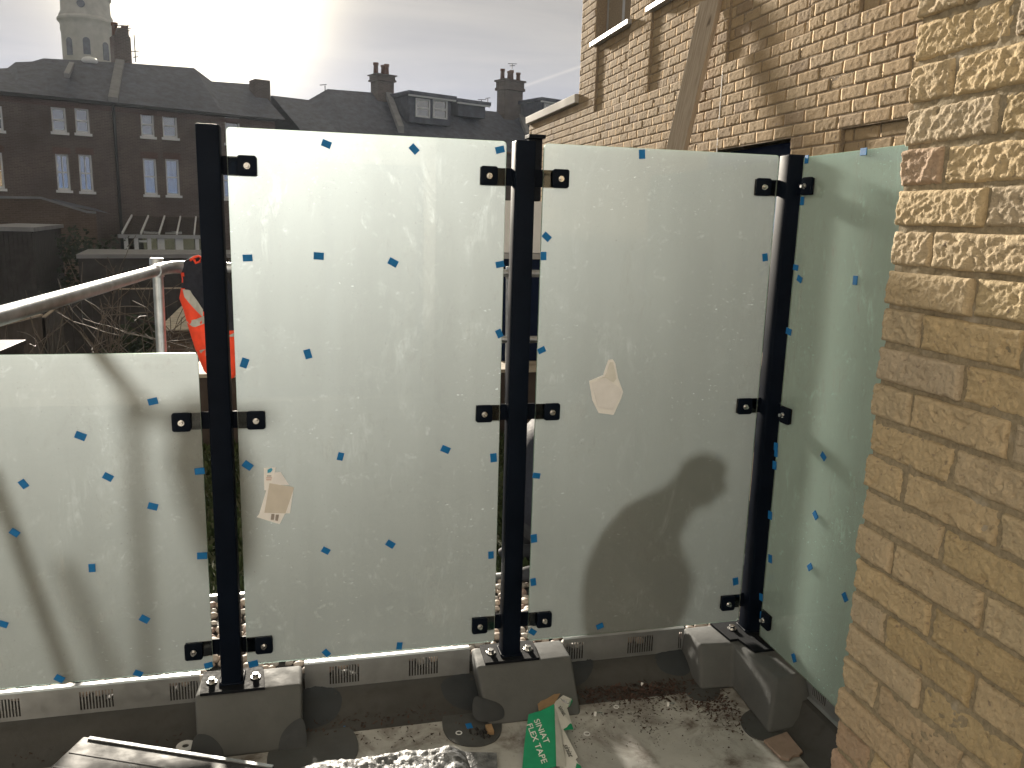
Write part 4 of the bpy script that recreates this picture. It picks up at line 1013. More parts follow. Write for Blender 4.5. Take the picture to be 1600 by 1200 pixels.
# ------------------------------------------------------------------ unseen crouching figure, added behind the third panel to cast its shadow
def shadow_figure():
    t = thing('shadow_figure', 'unseen crouching figure added behind the frosted panel to cast the dark shadow on the glass', 'shadow_figure', (1.08, 3.42, 0.085))
    Y = 3.42
    J = [ # (x, y, z), radius, parent index
        ((0.985, Y, 0.400), .150, None), ((0.985, Y, 0.550), .168, 0), ((1.025, Y, 0.690), .175, 1), ((1.100, Y, 0.800), .148, 2), ((1.205, Y, 0.885), .092, 3), ((1.270, Y, 0.940), .084, 4), ((1.325, Y, 0.955), .094, 5), ((1.355, Y-0.004, 0.865), .066, 6)]
    L = lambda sy: [((1.10, Y+sy*.16, .775), .072, 3), ((1.235, Y+sy*.205, .625), .062, -1), ((1.200, Y+sy*.165, .450), .052, -1), ((1.175, Y+sy*.150, .360), .038, -1),
                    ((1.00, Y+sy*.11, .330), .110, 0), ((1.165, Y+sy*.15, .225), .080, -1), ((1.110, Y+sy*.14, .150), .060, -1), ((0.830, Y+sy*.13, .150), .045, -1), ((0.885, Y+sy*.135, .120), .034, -1)]
    V = [j[0] for j in J]; Rr = [j[1] for j in J]; E = [(j[2], i) for i, j in enumerate(J) if j[2] is not None]
    for sy in (-1, 1):
        b = len(V)
        for k, (p, r_, par) in enumerate(L(sy)):
            V.append(p); Rr.append(r_); E.append((len(V)-2 if par == -1 else par, len(V)-1))
        w = b+3                                                       # palm: five fingers
        for q, (dx, dy, ln) in enumerate(((0.035, -.030, .040), (0.018, -.016, .060), (0.006, 0.0, .066), (-0.006, .014, .060), (-0.020, .026, .046))):
            V.append((V[w][0]+dx, V[w][1]+dy*1.0, V[w][2]-ln*0.6)); Rr.append(.0095); E.append((w, len(V)-1))
            V.append((V[w][0]+dx*1.15, V[w][1]+dy*1.1, V[w][2]-ln*1.1)); Rr.append(.008); E.append((len(V)-2, len(V)-1))
    me = bpy.data.meshes.new('body'); me.from_pydata([tuple(np.array(v)-np.array(t.location)) for v in V], E, []); o = bpy.data.objects.new('body', me); COL.objects.link(o)
    sk = o.modifiers.new('skin', 'SKIN'); sk.use_smooth_shade = True
    for i, v in enumerate(me.skin_vertices[0].data): v.radius = (Rr[i], Rr[i]*(1.18 if i in (1, 2) else 1.0)); v.use_root = (i == 0)
    sb = o.modifiers.new('sub', 'SUBSURF'); sb.levels = 1; sb.render_levels = 1
    dg = bpy.context.evaluated_depsgraph_get(); m2 = bpy.data.meshes.new_from_object(o.evaluated_get(dg)); bpy.data.objects.remove(o)
    m2.materials.clear(); [m2.materials.append(M[k]) for k in ('navy', 'denim', 'skin')]
    for p in m2.polygons:
        c = p.center; x, z = c.x+t.location.x, c.z+t.location.z
        p.material_index = 2 if (x > 1.20 and z > 0.86) or (x > 1.13 and z < 0.40 and z > 0.27 and abs(c.y) > 0.11) else (1 if z < 0.38 else 0); p.use_smooth = True
    m2.name = 'body'; o = bpy.data.objects.new('body', m2); COL.objects.link(o); o.parent = t
    mb = MB(); mb.tube([(1.375, Y, 0.960), (1.402, Y, 0.925), (1.380, Y, 0.905)], [.016, .016, .012], 8); mb.build('nose', M['skin'], t, smooth=True)
    bm = bmesh.new(); bmesh.ops.create_uvsphere(bm, u_segments=20, v_segments=12, radius=1.0); me = bpy.data.meshes.new('hair')
    for v in bm.verts: v.co = Vector((1.305+v.co.x*.102 - (0.03 if v.co.z < 0 else 0), Y+v.co.y*.096, 0.992+v.co.z*.076)) - t.location
    bm.to_mesh(me); bm.free(); me.materials.append(M['hair']); me.polygons.foreach_set('use_smooth', [True]*len(me.polygons)); h = bpy.data.objects.new('hair', me); COL.objects.link(h); h.parent = t
    for sy in (-1, 1):
        mb = MB(); mb.lathe([(0.001, -.009), (.008, -.004), (.008, .004), (.001, .009)], (1.388, Y+sy*.034, 0.962), 8); mb.build('eye', M['paper'], t, smooth=True)
        mb = MB(); mb.lathe([(0.004, -.026), (.012, -.012), (.014, .010), (.005, .026)], (1.305, Y+sy*.096, 0.925), 8); mb.build('ear', M['skin'], t, smooth=True)
shadow_figure()

# ------------------------------------------------------------------ the sunlit house the terrace belongs to (behind the camera)
HB = thing('brick_house', 'yellow brick house with a glazed terrace door standing behind the viewpoint', 'house', (-2, -2.6, -3))
M['house_brick'] = far_brick('pale_house_brick', (0.46, 0.435, 0.395), 1.0)
dx0, dx1 = -0.75, 1.0
def hb(x, z): return None if dx0 < x < dx1 and 0.02 < z < 2.2 else 0.0
mb = relief([-7.0, dx0, dx1, 1.95], [-3.0, 0.02, 2.2, 6.0], hb, lambda u, z, d: (u, -2.6+d, z)); o = mb.build('wall', M['house_brick'], HB, weld=True); sm_ = o.modifiers.new('thickness', 'SOLIDIFY'); sm_.thickness = 0.3; sm_.offset = 0
mb = MB(); f_ = .07
for a, b, c, d in ((dx0, dx0+f_, .02, 2.2), (dx1-f_, dx1, .02, 2.2), (dx0+f_, dx1-f_, .02, .10), (dx0+f_, dx1-f_, 2.13, 2.2), (.09, .16, .10, 2.13)): mb.box(a, b, -2.62, -2.55, c, d)
o = mb.build('door_frame', M['navy_frame'], HB); mb = MB(); mb.box(dx0+f_, dx1-f_, -2.59, -2.584, .10, 2.13); mb.build('pane', M['pane'], o)
mb = MB(); mb.box(-6.9, 1.9, -6.0, -3.2, -3.0, 5.9); mb.build('rooms', M['dark_in'], HB)

# ------------------------------------------------------------------ rubbish on the terrace floor
def solid(pts, off, name, mats, parent=None, loc=None, bevel=0.0):
    mb = MB(); mb.prism([tuple(p) for p in pts], off); return mb.build(name, mats, parent, loc=loc, bevel=bevel, weld=True)
def text_mesh(txt, name, mat, parent, O, U, Vv, size, width=None, bold=0.0):
    cu = bpy.data.curves.new('t', 'FONT'); cu.body = txt; cu.size = 1.0; cu.extrude = 0.002; cu.offset = bold
    to = bpy.data.objects.new('t', cu); COL.objects.link(to)
    dg = bpy.context.evaluated_depsgraph_get(); me = bpy.data.meshes.new_from_object(to.evaluated_get(dg)); bpy.data.objects.remove(to)
    U = np.array(U, float); Vv = np.array(Vv, float); O = np.array(O, float)
    xs = [v.co.x for v in me.vertices]; w = max(xs)-min(xs)
    su = (width/w) if width else size
    Un = U/np.linalg.norm(U); Vn = Vv - Un*np.dot(Vv, Un); Vn /= np.linalg.norm(Vn); Nn = np.cross(Un, Vn)
    b = np.array(base_of(parent))
    for v in me.vertices: v.co = Vector(O + Un*(v.co.x-min(xs))*su + Vn*v.co.y*size + Nn*(v.co.z+0.003)*0.3*size - b)
    me.materials.clear(); me.materials.append(M[mat]); me.name = name
    o = bpy.data.objects.new(name, me); COL.objects.link(o); o.parent = parent; return o

BX = thing('crushed_box', 'crushed green and white flex tape carton lying by the middle plinth', 'carton', onz(855, 1160, 0))
A1, A2, A3, A4 = onz(826, 1116, .075), onz(866, 1100, .095), onz(869, 1197, .035), onz(816, 1200, .012)
nrm_g = np.cross(A2-A1, A4-A1); nrm_g = nrm_g/np.linalg.norm(nrm_g); nrm_g = nrm_g if nrm_g[2] < 0 else -nrm_g
gpl = lambda x, y: onv(x, y, A1, nrm_g)
gface = solid([gpl(*q) for q in ((826, 1116), (846, 1110), (866, 1100), (868, 1150), (869, 1197), (845, 1204), (816, 1200), (819, 1165), (822, 1140))], nrm_g*0.002, 'green_face', M['card_green'], BX)
W1, W2, W3, W4 = A2 + np.array([0.001, 0, 0]), onz(878, 1135, .040), onz(903, 1183, .010), A3 + np.array([0.001, 0, 0])
solid([W1, W2, W3, onz(885, 1197, .008), W4], (0.001, 0.001, -0.002), 'white_face', M['card_white'], BX)
C1, C2, C3, C4 = onz(866, 1100, .097), onz(880, 1086, .090), onz(886, 1106, .060), onz(878, 1140, .042)
solid([C1, onz(868, 1096, .1), C2, onz(893, 1092, .07), onz(890, 1102, .064), C3, onz(894, 1132, .035), C4], (0, 0.001, -0.002), 'white_flap', M['card_white'], BX)
solid([onz(879, 1126, .048), onz(893, 1131, .037), onz(896, 1140, .030), onz(881, 1141, .036)], (0, -.001, 0.0012), 'green_end', M['card_green'], BX)
solid([onz(892, 1090, .072), onz(895, 1095, .06), onz(890, 1105, .055), onz(888, 1104, .064)], (0, -.001, 0.0012), 'green_end', M['card_green'], BX)
solid([onz(840, 1098, .04), onz(846, 1090, .05), onz(866, 1080, .06), onz(876, 1083, .06), onz(866, 1100, .06), onz(842, 1111, .05)], (0, 0.002, -0.003), 'brown_flap', M['card_brown'], BX)
solid([onz(874, 1197, .010), onz(898, 1184, .010), onz(908, 1200, .006), onz(880, 1212, .004)], (0, 0, -0.002), 'torn_side', M['card_white'], BX)
solid([onz(901, 1192, .014), onz(908, 1197, .012), onz(910, 1206, .010), onz(898, 1206, .012)], (0, 0, -0.002), 'green_end', M['card_green'], BX)
gpt = lambda x, y: onv(x, y, A1, nrm_g) - nrm_g*0.0016
def gtext(txt, a, b, px_h, mat, name='lettering', bold=0.012):
    P, Q = gpt(*a), gpt(*b); U = Q-P; up_ = gpt(a[0]+px_h, a[1]-2) - P
    h = np.linalg.norm(up_)
    return text_mesh(txt, name, mat, gface, P, U, up_, h*1.38, np.linalg.norm(U), bold)
gtext('SINIAT', (834, 1126), (851, 1163), 9, 'print_white')
gtext('FLEX TAPE', (823, 1133), (847, 1194), 9, 'print_white')
gtext('25m roll', (822, 1166), (831, 1192), 3.2, 'print_white', 'small_print', 0.0) if False else None
def ftext(txt, p0, p1, p2, z0, z1, z2, mat, par, lift=0.0008, bold=0.01):
    P, Q, S = onz(*p0, z0), onz(*p1, z1), onz(*p2, z2); n = np.cross(Q-P, S-P); n /= np.linalg.norm(n); n = n if n[2] > 0 else -n
    return text_mesh(txt, 'lettering', mat, par, P + n*(lift+.0012), Q-P, S-P, np.linalg.norm(S-P)*1.35, np.linalg.norm(Q-P), bold)
wf = [c for c in BX.children if c.name.startswith('white_face')][0]; fl = [c for c in BX.children if c.name.startswith('white_flap')][0]
ftext('siniat', (879, 1165), (888, 1184), (885, 1161), .033, .020, .029, 'ink', wf, 0.003)
ftext('siniat', (871, 1106), (879, 1120), (877, 1103), .090, .066, .083, 'ink', fl, 0.003)
for k in range(3):
    a, b, c_, d = [onz(x+k*3.0, y+k*1.2, .1) for x, y in ((875, 1092), (876.3, 1092), (882, 1097.5), (880.8, 1098))]
    solid([p+np.array([0, -.004, 0.004]) for p in (a, b, c_, d)], (0, 0, -.0008), 'print_stripe', M['ink'], fl)

# film-wrapped bundle at the bottom of the view
def bundle():
    t = thing('wrapped_bundle', 'crinkled clear film wrapped bundle at the bottom middle', 'wrapped bundle', onz(600, 1195, 0))
    x0, x1 = onz(448, 1185, .06)[0], onz(737, 1180, .06)[0]; y1 = onz(600, 1166, .065)[1]; y0 = y1-0.45
    nx, ny_ = 90, 60; V = []; F = []
    for j in range(ny_+1):
        for i in range(nx+1):
            u, v = i/nx, j/ny_; ed = min(1, 9*min(u, 1-u))**.5*min(1, 9*min(v, 1-v))**.5
            p = Vector((u*6, v*7, 0)); z = 0.006 + 0.062*ed + (0.008*mnoise.noise(p*2) + 0.005*ridged(Vector((u*26+v*22, v*6-u*3, 1))) + 0.006*mnoise.noise(p*7))*ed
            V.append((x0+(x1-x0)*u+0.01*mnoise.noise(Vector((v*5, 2, 3))), y0+(y1-y0)*v + 0.012*mnoise.noise(Vector((u*7, 5, 1))) , z))
    for j in range(ny_):
        for i in range(nx): a = j*(nx+1)+i; F.append((a, a+1, a+nx+2, a+nx+1))
    b = len(V); rim = list(range(nx+1)) + [j*(nx+1)+nx for j in range(1, ny_+1)] + [ny_*(nx+1)+i for i in range(nx-1, -1, -1)] + [j*(nx+1) for j in range(ny_-1, 0, -1)]
    V += [(V[k][0], V[k][1], 0.004) for k in rim]
    for k in range(len(rim)): k2 = (k+1) % len(rim); F.append((rim[k2], rim[k], b+k, b+k2))
    mb = MB(); mb.add(V, F); mb.build('film', M['film'], t, smooth=True)
    q = [onz(712, 1174, .012), onz(776, 1176, .012), onz(778, 1215, .012), onz(706, 1215, .012)]
    mb = MB(); mb.prism([tuple(p) for p in q[::-1]], (0, 0, -0.004)); mb.build('loose_film_end', M['film'], t, weld=True)
bundle()

# black wrapped board at the bottom left
def board():
    P0, P1 = onz(130, 1150, .115), onz(430, 1197, .115); P2 = onz(60, 1215, .115); P3 = onz(360, 1262, .115)
    t = thing('wrapped_board', 'black plastic covered board with a pale top edge at the bottom left', 'board', (P0+P1+P2+P3)/4*np.array([1, 1, 0])+np.array([0, 0, 0.0]))
    d = (P1-P0); d /= np.linalg.norm(d)
    P2 = P0 + (P2-P0)*2.2; P3 = P1+(P2-P0)
    mb = MB(); top = [P2, P3, P1, P0]; bot = [np.array([p[0], p[1], .004]) for p in top]; mb.hexa([tuple(p) for p in bot+top]); o = mb.build('body', M['black_rubber'], t, bevel=0.006, seg=3); autosmooth(o, 60)
    lift = np.array([0, 0, .0012]); w = (P2-P0); w /= np.linalg.norm(w)
    a, b = P0+d*0.025, P1-d*0.005
    mb = MB(); mb.hexa([tuple(p) for p in (a+w*.012, b+w*.012, b, a)]+[tuple(p+lift*3) for p in (a+w*.012, b+w*.012, b, a)]); mb.build('edge_strip', M['alu'], t)
    for k, (u0, ww) in enumerate(((0.075, .004), (0.14, .006))):
        a, b = P0+w*u0+d*0.01, P1+w*u0-d*.02
        mb = MB(); mb.hexa([tuple(p) for p in (a+w*ww, b+w*ww, b, a)]+[tuple(p+lift) for p in (a+w*ww, b+w*ww, b, a)]); mb.build('seam', M['lead'], t)
    for k in range(14):
        c = P0+d*R.uniform(.05, .6)+w*R.uniform(.03, .22); s = R.uniform(.012, .05); a_ = R.uniform(-.4, .4)
        u_ = d*math.cos(a_)+w*math.sin(a_); v_ = w*math.cos(a_)-d*math.sin(a_)
        pass
board()

def washer(px, py, R1, R2, label, z=0.0015, tilt=0.0):
    c = onz(px, py, z); mb = MB(); n = 24
    V = [(c[0]+rr*math.cos(2*math.pi*k/n), c[1]+rr*math.sin(2*math.pi*k/n), c[2]+h+tilt*rr*math.sin(2*math.pi*k/n)) for h in (0, .0028) for rr in (R1, R2) for k in range(n)]
    F = []
    for k in range(n):
        k2 = (k+1) % n; A, B, C_, D = k, n+k, 2*n+k, 3*n+k; A2_, B2, C2_, D2 = k2, n+k2, 2*n+k2, 3*n+k2
        F += [(A, A2_, B2, B), (C_, D, D2, C2_), (B, B2, D2, D), (A, C_, C2_, A2_)]
    mb.add(V, F); return tag(mb.build('washer', M['white_frame'], loc=tuple(c)), label, 'washer', 'washers dropped on the terrace floor')
washer(290, 1166, .0105, .029, 'large flat washer lying by the foot of the left plinth', .006)
washer(717, 1146, .0075, .0115, 'small white washer on the dark round floor patch')
washer(917, 1147, .0075, .0115, 'small white washer lying right of the green carton')
washer(963, 1105, .0065, .0105, 'dull washer among the brown debris below the middle edging')
wb = thing('wood_offcut', 'small pale wood offcut on the dark round floor patch', 'offcut', onz(765, 1142, 0.003))
c = onz(765, 1142, .004); mb = MB(); mb.box(c[0]-.011, c[0]+.011, c[1]-.022, c[1]+.02, .0035, .017); mb.build('block', M['card_brown'], wb, bevel=.001)
for (x, y, lab) in ((541, 1131, 'blue foam pad fallen on the dark floor left of the middle plinth'), (733, 1134, 'blue foam pad fallen on the dark round floor patch')):
    c = onz(x, y, .004); o = bpy.data.objects.new('foam_pad', PADM); COL.objects.link(o); o.location = (c[0], c[1], .0045); o.rotation_euler = (math.radians(90), 0, R.uniform(0, 3)); tag(o, lab, 'foam pad', 'fallen foam pads')
mb = MB(); RD2 = random.Random(77)
c0 = onz(752, 1146, .004)
for k in range(26):
    a = RD2.uniform(0, 6.28); rr = abs(RD2.gauss(0, .022)); x, y = c0[0]+rr*math.cos(a), c0[1]+rr*math.sin(a)*.7; s = RD2.uniform(.004, .010); q = RD2.uniform(0, 3)
    ca, sa = math.cos(q)*s, math.sin(q)*s
    mb.add([(x-ca, y-sa, .0035), (x+sa, y-ca, .0035), (x+ca, y+sa, .006), (x-sa, y+ca, .006), (x, y, .015)], [(3, 2, 1, 0), (0, 1, 4), (1, 2, 4), (2, 3, 4), (3, 0, 4)])
tag(mb.build('plastic_scraps', M['black_rubber']), 'small heap of black plastic scraps on the dark round floor patch', 'scraps', kind='stuff')
f = [onz(x, y, .003) for x, y in ((1193, 1160), (1229, 1147), (1239, 1160), (1254, 1178), (1248, 1183), (1240, 1184), (1233, 1190), (1219, 1187))]
tag(solid(f[::-1], (0, 0, .010), 'tile_fragment', M['tile_frag'], loc=tuple(onz(1222, 1168, .003)), bevel=0.001), 'broken brown tile piece on the floor in front of the corner plinth', 'tile piece')
for (x, y, lab) in ((930, 1119, 'pale screw standing in the debris right of the green carton'), (1044, 1104, 'pale screw in the debris in front of the corner plinth'), (1003, 1073, 'pale screw at the foot of the upstand under the right edging')):
    c = onz(x, y, .004); t_ = thing('screw', lab, 'screw', c, 'screws in the debris'); mb = MB(); mb.tube([c, c+np.array([.004, .01, .010])], .0045, 8); mb.build('head', M['paper'], t_); mb = MB(); mb.tube([c+np.array([.004, .01, .008]), c+np.array([.03, .012, .002])], .002, 6); mb.build('shank', M['steel'], t_)
# dry leaf litter and grit swept along the upstand
mb = MB(); RD = random.Random(31)
def litter(pp, spread, n, smin, smax):
    px, py = pp
    c = onz(px, py, 0)
    for k in range(n):
        x, y = c[0]+RD.gauss(0, spread[0]), c[1]+RD.gauss(0, spread[1])
        if y > 2.60 or (1.37 < x and y > 2.20 and x > 1.47) or (1.37 < x and y > 2.49) or (.53 < x < .88 and y > 2.44): continue
        z = .001 + max(0, (y-2.50))*0.12; s = RD.uniform(smin, smax); a = RD.uniform(0, 6.28); ca, sa = math.cos(a)*s, math.sin(a)*s; h = RD.uniform(.1, 1.1)*s; w_ = RD.uniform(.25, .6)
        mb.add([(x-ca, y-sa, z), (x+sa*w_, y-ca*w_, z+h*.3), (x+ca, y+sa, z+h), (x-sa*w_, y+ca*w_, z+h*.6)], [(0, 1, 2, 3)])
for q in (((935, 1085), (.05, .03), 170, .003, .010), ((985, 1082), (.09, .03), 420, .003, .011), ((1035, 1080), (.07, .03), 360, .003, .011), ((1010, 1105), (.12, .05), 240, .002, .007), ((1120, 1098), (.06, .05), 330, .003, .010), ((1130, 1125), (.05, .06), 120, .002, .007),
          ((900, 1140), (.06, .08), 90, .002, .006), ((1040, 1150), (.22, .12), 200, .0015, .004), ((600, 1125), (.20, .03), 180, .003, .009), ((650, 1150), (.1, .05), 90, .002, .007), ((1010, 1135), (.02, .05), 60, .002, .006), ((180, 1160), (.25, .05), 200, .003, .009)): litter(*q)
tag(mb.build('leaf_litter', M['dust']), 'brown leaf litter and grit along the foot of the upstand', 'litter', kind='stuff')

# ------------------------------------------------------------------ far scene: terraced houses across the gardens
D = np.array([0.92, 0.392, 0.0]); D /= np.linalg.norm(D); NB = np.array([-D[1], D[0], 0.0])   # along the row; away from us
P0 = np.array([-10.43, 45.36, 0.0])
def fs(px, py, off=0.0):
    P = onv(px, py, P0 + NB*off, NB); return float(np.dot(P-P0, D)), float(P[2])
def FP(s, z, off=0.0): return P0 + D*s + NB*off + np.array([0, 0, z])
def fbox(mb, s0, s1, z0, z1, o0, o1, mi=0): return mb.hexa([tuple(FP(s, z, o)) for z in (z0, z1) for s, o in ((s0, o0), (s1, o0), (s1, o1), (s0, o1))], mi)
def fprism(mb, pts, o0, o1): return mb.prism([tuple(FP(s, z, o0)) for s, z in pts][::-1], NB*(o1-o0))
GZ = -3.0
def sash(parent, s0, s1, z0, z1, rec=0.12, bars=False, curtain=None, arch=True):
    fw_ = 0.075; mb = MB()
    fbox(mb, s0, s0+fw_, z0, z1, rec-.05, rec+.05); fbox(mb, s1-fw_, s1, z0, z1, rec-.05, rec+.05); fbox(mb, s0+fw_, s1-fw_, z0, z0+fw_*1.3, rec-.05, rec+.05); fbox(mb, s0+fw_, s1-fw_, z1-fw_, z1, rec-.05, rec+.05)
    zm = (z0+z1)/2; fbox(mb, s0+fw_, s1-fw_, zm-.03, zm+.03, rec-.04, rec+.05)
    if bars: sm = (s0+s1)/2; fbox(mb, sm-.018, sm+.018, z0+fw_*1.3, zm-.03, rec-.035, rec+.04); fbox(mb, sm-.018, sm+.018, zm+.03, z1-fw_, rec-.035, rec+.04)
    w = mb.build('window', M['white_frame'], parent)
    mb = MB(); fbox(mb, s0+fw_, s1-fw_, z0+fw_*1.3, z1-fw_, rec+.052, rec+.058); mb.build('pane', M['pane'], w)
    mb = MB(); fbox(mb, s0-.08, s1+.08, z0-.13, z0-.005, -.06, rec+.05); mb.build('sill', M['white_frame'], w)
    if curtain:
        mb = MB(); sm = (s0+s1)/2; hw = (s1-s0)/2-fw_
        if curtain == 'drape':
            for sg in (-1, 1): fprism(mb, [(sm+sg*hw, z0+.1), (sm+sg*hw, z1-.05), (sm+sg*0.03, z1-.05), (sm+sg*hw*.45, zm-.2), (sm+sg*hw*.6, z0+.1)][::-sg], rec+.16, rec+.19)
        else: fbox(mb, s0+fw_, s1-fw_, z0+.05 if curtain == 'full' else zm, z1-.05, rec+.16, rec+.18)
        mb.build('curtain', M['curtain'], w)
    return w
# --- tall house block on the left
HL = thing('terraced_house', 'tall dark brick terraced house block at the left with paired white sash windows', 'house', tuple(FP(0, GZ)))
wins_px = [((79, 105, 168, 206), False, None), ((116, 141, 169, 208), False, None), ((219, 242, 176, 213), False, 'half'), ((253, 278, 178, 215), False, 'full'), ((351, 376, 184, 224), False, None),
           ((-20, 8, 238, 294), True, None), ((86, 111, 241, 297), True, None), ((122, 147, 242, 299), True, None), ((223, 247, 248, 304), False, 'drape'), ((258, 282, 249, 305), False, 'drape'), ((348, 374, 254, 310), False, 'drape'), ((-20, 6, 165, 203), False, None)]
WINS = []
for (a, b, c, d), bars, cur in wins_px:
    s0, z1 = fs(a, c); s1, z0 = fs(b, d); _, z1b = fs(b, c); _, z0b = fs(a, d); WINS.append((s0, s1, (z0+z0b)/2, (z1+z1b)/2, bars, cur))
sL, sR = fs(-60, 200)[0], fs(430, 200)[0]
zE = (fs(150, 160.5)[1]+fs(250, 167)[1])/2
ss = sorted({sL, sR} | {w[0] for w in WINS} | {w[1] for w in WINS}); zz = sorted({GZ, zE} | {w[2] for w in WINS} | {w[3] for w in WINS})
def hd(s, z):
    for w in WINS:
        if w[0] < s < w[1] and w[2] < z < w[3]: return None
    return 0.0
mb = relief(ss, zz, hd, lambda s, z, d: tuple(FP(s, z, d))); wl = mb.build('wall', M['dark_brick'], HL, weld=True); sm_ = wl.modifiers.new('thickness', 'SOLIDIFY'); sm_.thickness = 0.30; sm_.offset = -1 
mb = MB(); fbox(mb, sL, sR, GZ, zE, 1.6, 8.0); mb.build('rooms', M['dark_in'], HL)
for w in WINS: sash(HL, w[0], w[1], w[2], w[3], bars=w[4], curtain=w[5])
mb = MB()
for w in WINS: fbox(mb, w[0]-.1, w[1]+.1, w[3]+.01, min(w[3]+.32, zE-.6 if w[3]+.02 < zE-.6 else w[3]+.03), -.012, .1)
o = mb.build('red_lintels', M['red_brick'], HL); o['kind'] = 'stuff'
mb = MB(); fbox(mb, sL, sR, zE-.40, zE-.16, -.015, .1); mb.build('red_band', M['red_brick'], HL)
mb = MB(); fbox(mb, sL, sR, zE-.12, zE+.02, -.22, -.02); mb.build('gutter', M['black_rubber'], HL)
s_, _ = fs(182, 250); mb = MB(); fbox(mb, s_-.06, s_+.06, GZ, zE-.12, -.16, -.03); mb.build('downpipe', M['black_rubber'], HL)
ridge_px = [(-60, 112), (12, 106), (24, 97), (50, 96), (68, 91), (120, 94), (205, 99), (303, 106), (331, 127), (399, 132), (430, 134)]
RO = 4.5; ridge = [fs(x, y, RO) for x, y in ridge_px]
V = []; F = []
for s, z in ridge: V += [tuple(FP(min(max(s, sL), sR+0.5), zE+.02, -.25)), tuple(FP(min(max(s, sL), sR+.5), z, RO)), tuple(FP(min(max(s, sL), sR+.5), zE, 9.0))]
for k in range(len(ridge)-1): a = 3*k; F += [(a, a+3, a+4, a+1), (a+1, a+4, a+5, a+2)]
mb = MB(); mb.add(V, F); rf = mb.build('roof', M['slate'], HL)
def slope_bar(px0, px1, w, mat, name, parent, h=.25):       # parapet bar running up a roof slope
    (s0, z0), (s1, z1) = fs(*px0, -.2), fs(*px1, RO); mb = MB()
    mb.hexa([tuple(FP(s0-w, z0-.1, -.2)), tuple(FP(s0+w, z0-.1, -.2)), tuple(FP(s1+w, z1-.1, RO)), tuple(FP(s1-w, z1-.1, RO)), tuple(FP(s0-w, z0+h, -.2)), tuple(FP(s0+w, z0+h, -.2)), tuple(FP(s1+w, z1+h, RO)), tuple(FP(s1-w, z1+h, RO))])
    return mb.build(name, M[mat], parent)
slope_bar((177, 160), (188, 100), .22, 'lead', 'party_wall', HL)
slope_bar((104, 118), (113, 99), .12, 'lead', 'roof_flashing', HL, .1)
def stack(parent, px, w_px, top, bot, off, pots, name='chimney', tier=True, depth=1.0, mat='dark_brick'):
    s0, z0 = fs(px-w_px/2, bot, off); s1, z1 = fs(px+w_px/2, top, off); mb = MB(); h = z1-z0
    fbox(mb, s0, s1, z0-1.0, z1-h*.30, off, off+depth)
    if tier:
        fbox(mb, s0-.12, s1+.12, z1-h*.30+.003, z1-h*.22, off-.12, off+depth+.12); fbox(mb, s0-.06, s1+.06, z1-h*.22+.003, z1-h*.05, off-.06, off+depth+.06); fbox(mb, s0-.16, s1+.16, z1-h*.05+.003, z1, off-.16, off+depth+.16)
    else: fbox(mb, s0, s1, z1-h*.30+.003, z1, off, off+depth)
    ch = mb.build(name, M[mat], parent)
    n = pots
    for k in range(n):
        sc = s0+(s1-s0)*(k+.5)/n; ph = .75 if k % 2 == 0 else .6; c = FP(sc, z1, off+depth*(.35 if k % 2 else .65))
        mb = MB(); mb.lathe([(.17, 0), (.14, ph*.75), (.18, ph*.8), (.18, ph), (.12, ph)], c, 10); mb.build('chimney_pot', M['pot'], ch, smooth=True)
    return ch
c1 = stack(HL, 192, 24, 58, 100, 5.0, 2, tier=False)
s0, z0 = fs(180, 57, 5.0); mb = MB(); fprism(mb, [(s0, z0), (s0+.75, z0+.0), (s0+.62, z0+.5), (s0+.18, z0+.5)], 5.0, 6.0); mb.build('stack_head', M['dark_brick'], c1)
def aerial(parent, px, base, top, off, arms, name='aerial'):
    s, z0 = fs(px, base, off); _, z1 = fs(px, top, off); mb = MB(); mb.tube([FP(s, z0, off), FP(s, z1, off)], .03, 6)
    for (dz, l0, l1) in arms: mb.tube([FP(s-l0, z1-dz, off), FP(s+l1, z1-dz+.08, off)], .024, 5)
    return mb.build(name, M['black_rubber'], parent)
aerial(HL, 203, 96, 40, 5.2, [(.1, .7, .12), (.35, .5, .1), (.22, .15, .15)]); aerial(HL, 212, 97, 55, 5.4, [(.9, .2, .2), (1.2, .12, .15)])
st = stack(HL, 411, 22, 126, 170, 2.5, 0, tier=False)
mb = MB(); s0, z0 = fs(140, 94, RO); mb.lathe([(.42, -.2), (.40, 0), (.30, .12), (.12, .17), (.02, .18)], FP(s0, z0, RO), 16); mb.build('roof_light_dome', M['white_frame'], HL, smooth=True)
# --- lower terrace carrying on to the right
HR = thing('terraced_house', 'long dark slate roofed terrace in the middle distance with dormer windows', 'house', tuple(FP(14, GZ)))
sA, sB = sR+.05, fs(905, 200)[0]+16
zE2 = fs(620, 222)[1]
mb = MB(); fbox(mb, sA, sB, GZ, zE2, 0.0, 8.5); mb.build('wall', M['dark_brick'], HR)
ridge_px = [(424, 149), (482, 156), (512, 139), (600, 146), (650, 149), (700, 158), (760, 173), (792, 176), (822, 158), (880, 160), (960, 166)]
ridge = [fs(x, y, RO) for x, y in ridge_px]; V = []; F = []
for s, z in ridge: V += [tuple(FP(max(s, sA), zE2+.02, -.25)), tuple(FP(max(s, sA), z, RO)), tuple(FP(max(s, sA), zE2, 9.2))]
for k in range(len(ridge)-1): a = 3*k; F += [(a, a+3, a+4, a+1), (a+1, a+4, a+5, a+2)]
mb = MB(); mb.add(V, F); mb.build('roof', M['slate'], HR)
mb = MB(); fbox(mb, sA, sB, zE2-.14, zE2+.0, -.42, -.26); mb.build('gutter', M['pot'], HR)
stack(HR, 603, 25, 118, 150, 3.6, 3); stack(HR, 803, 29, 127, 178, 3.6, 4)
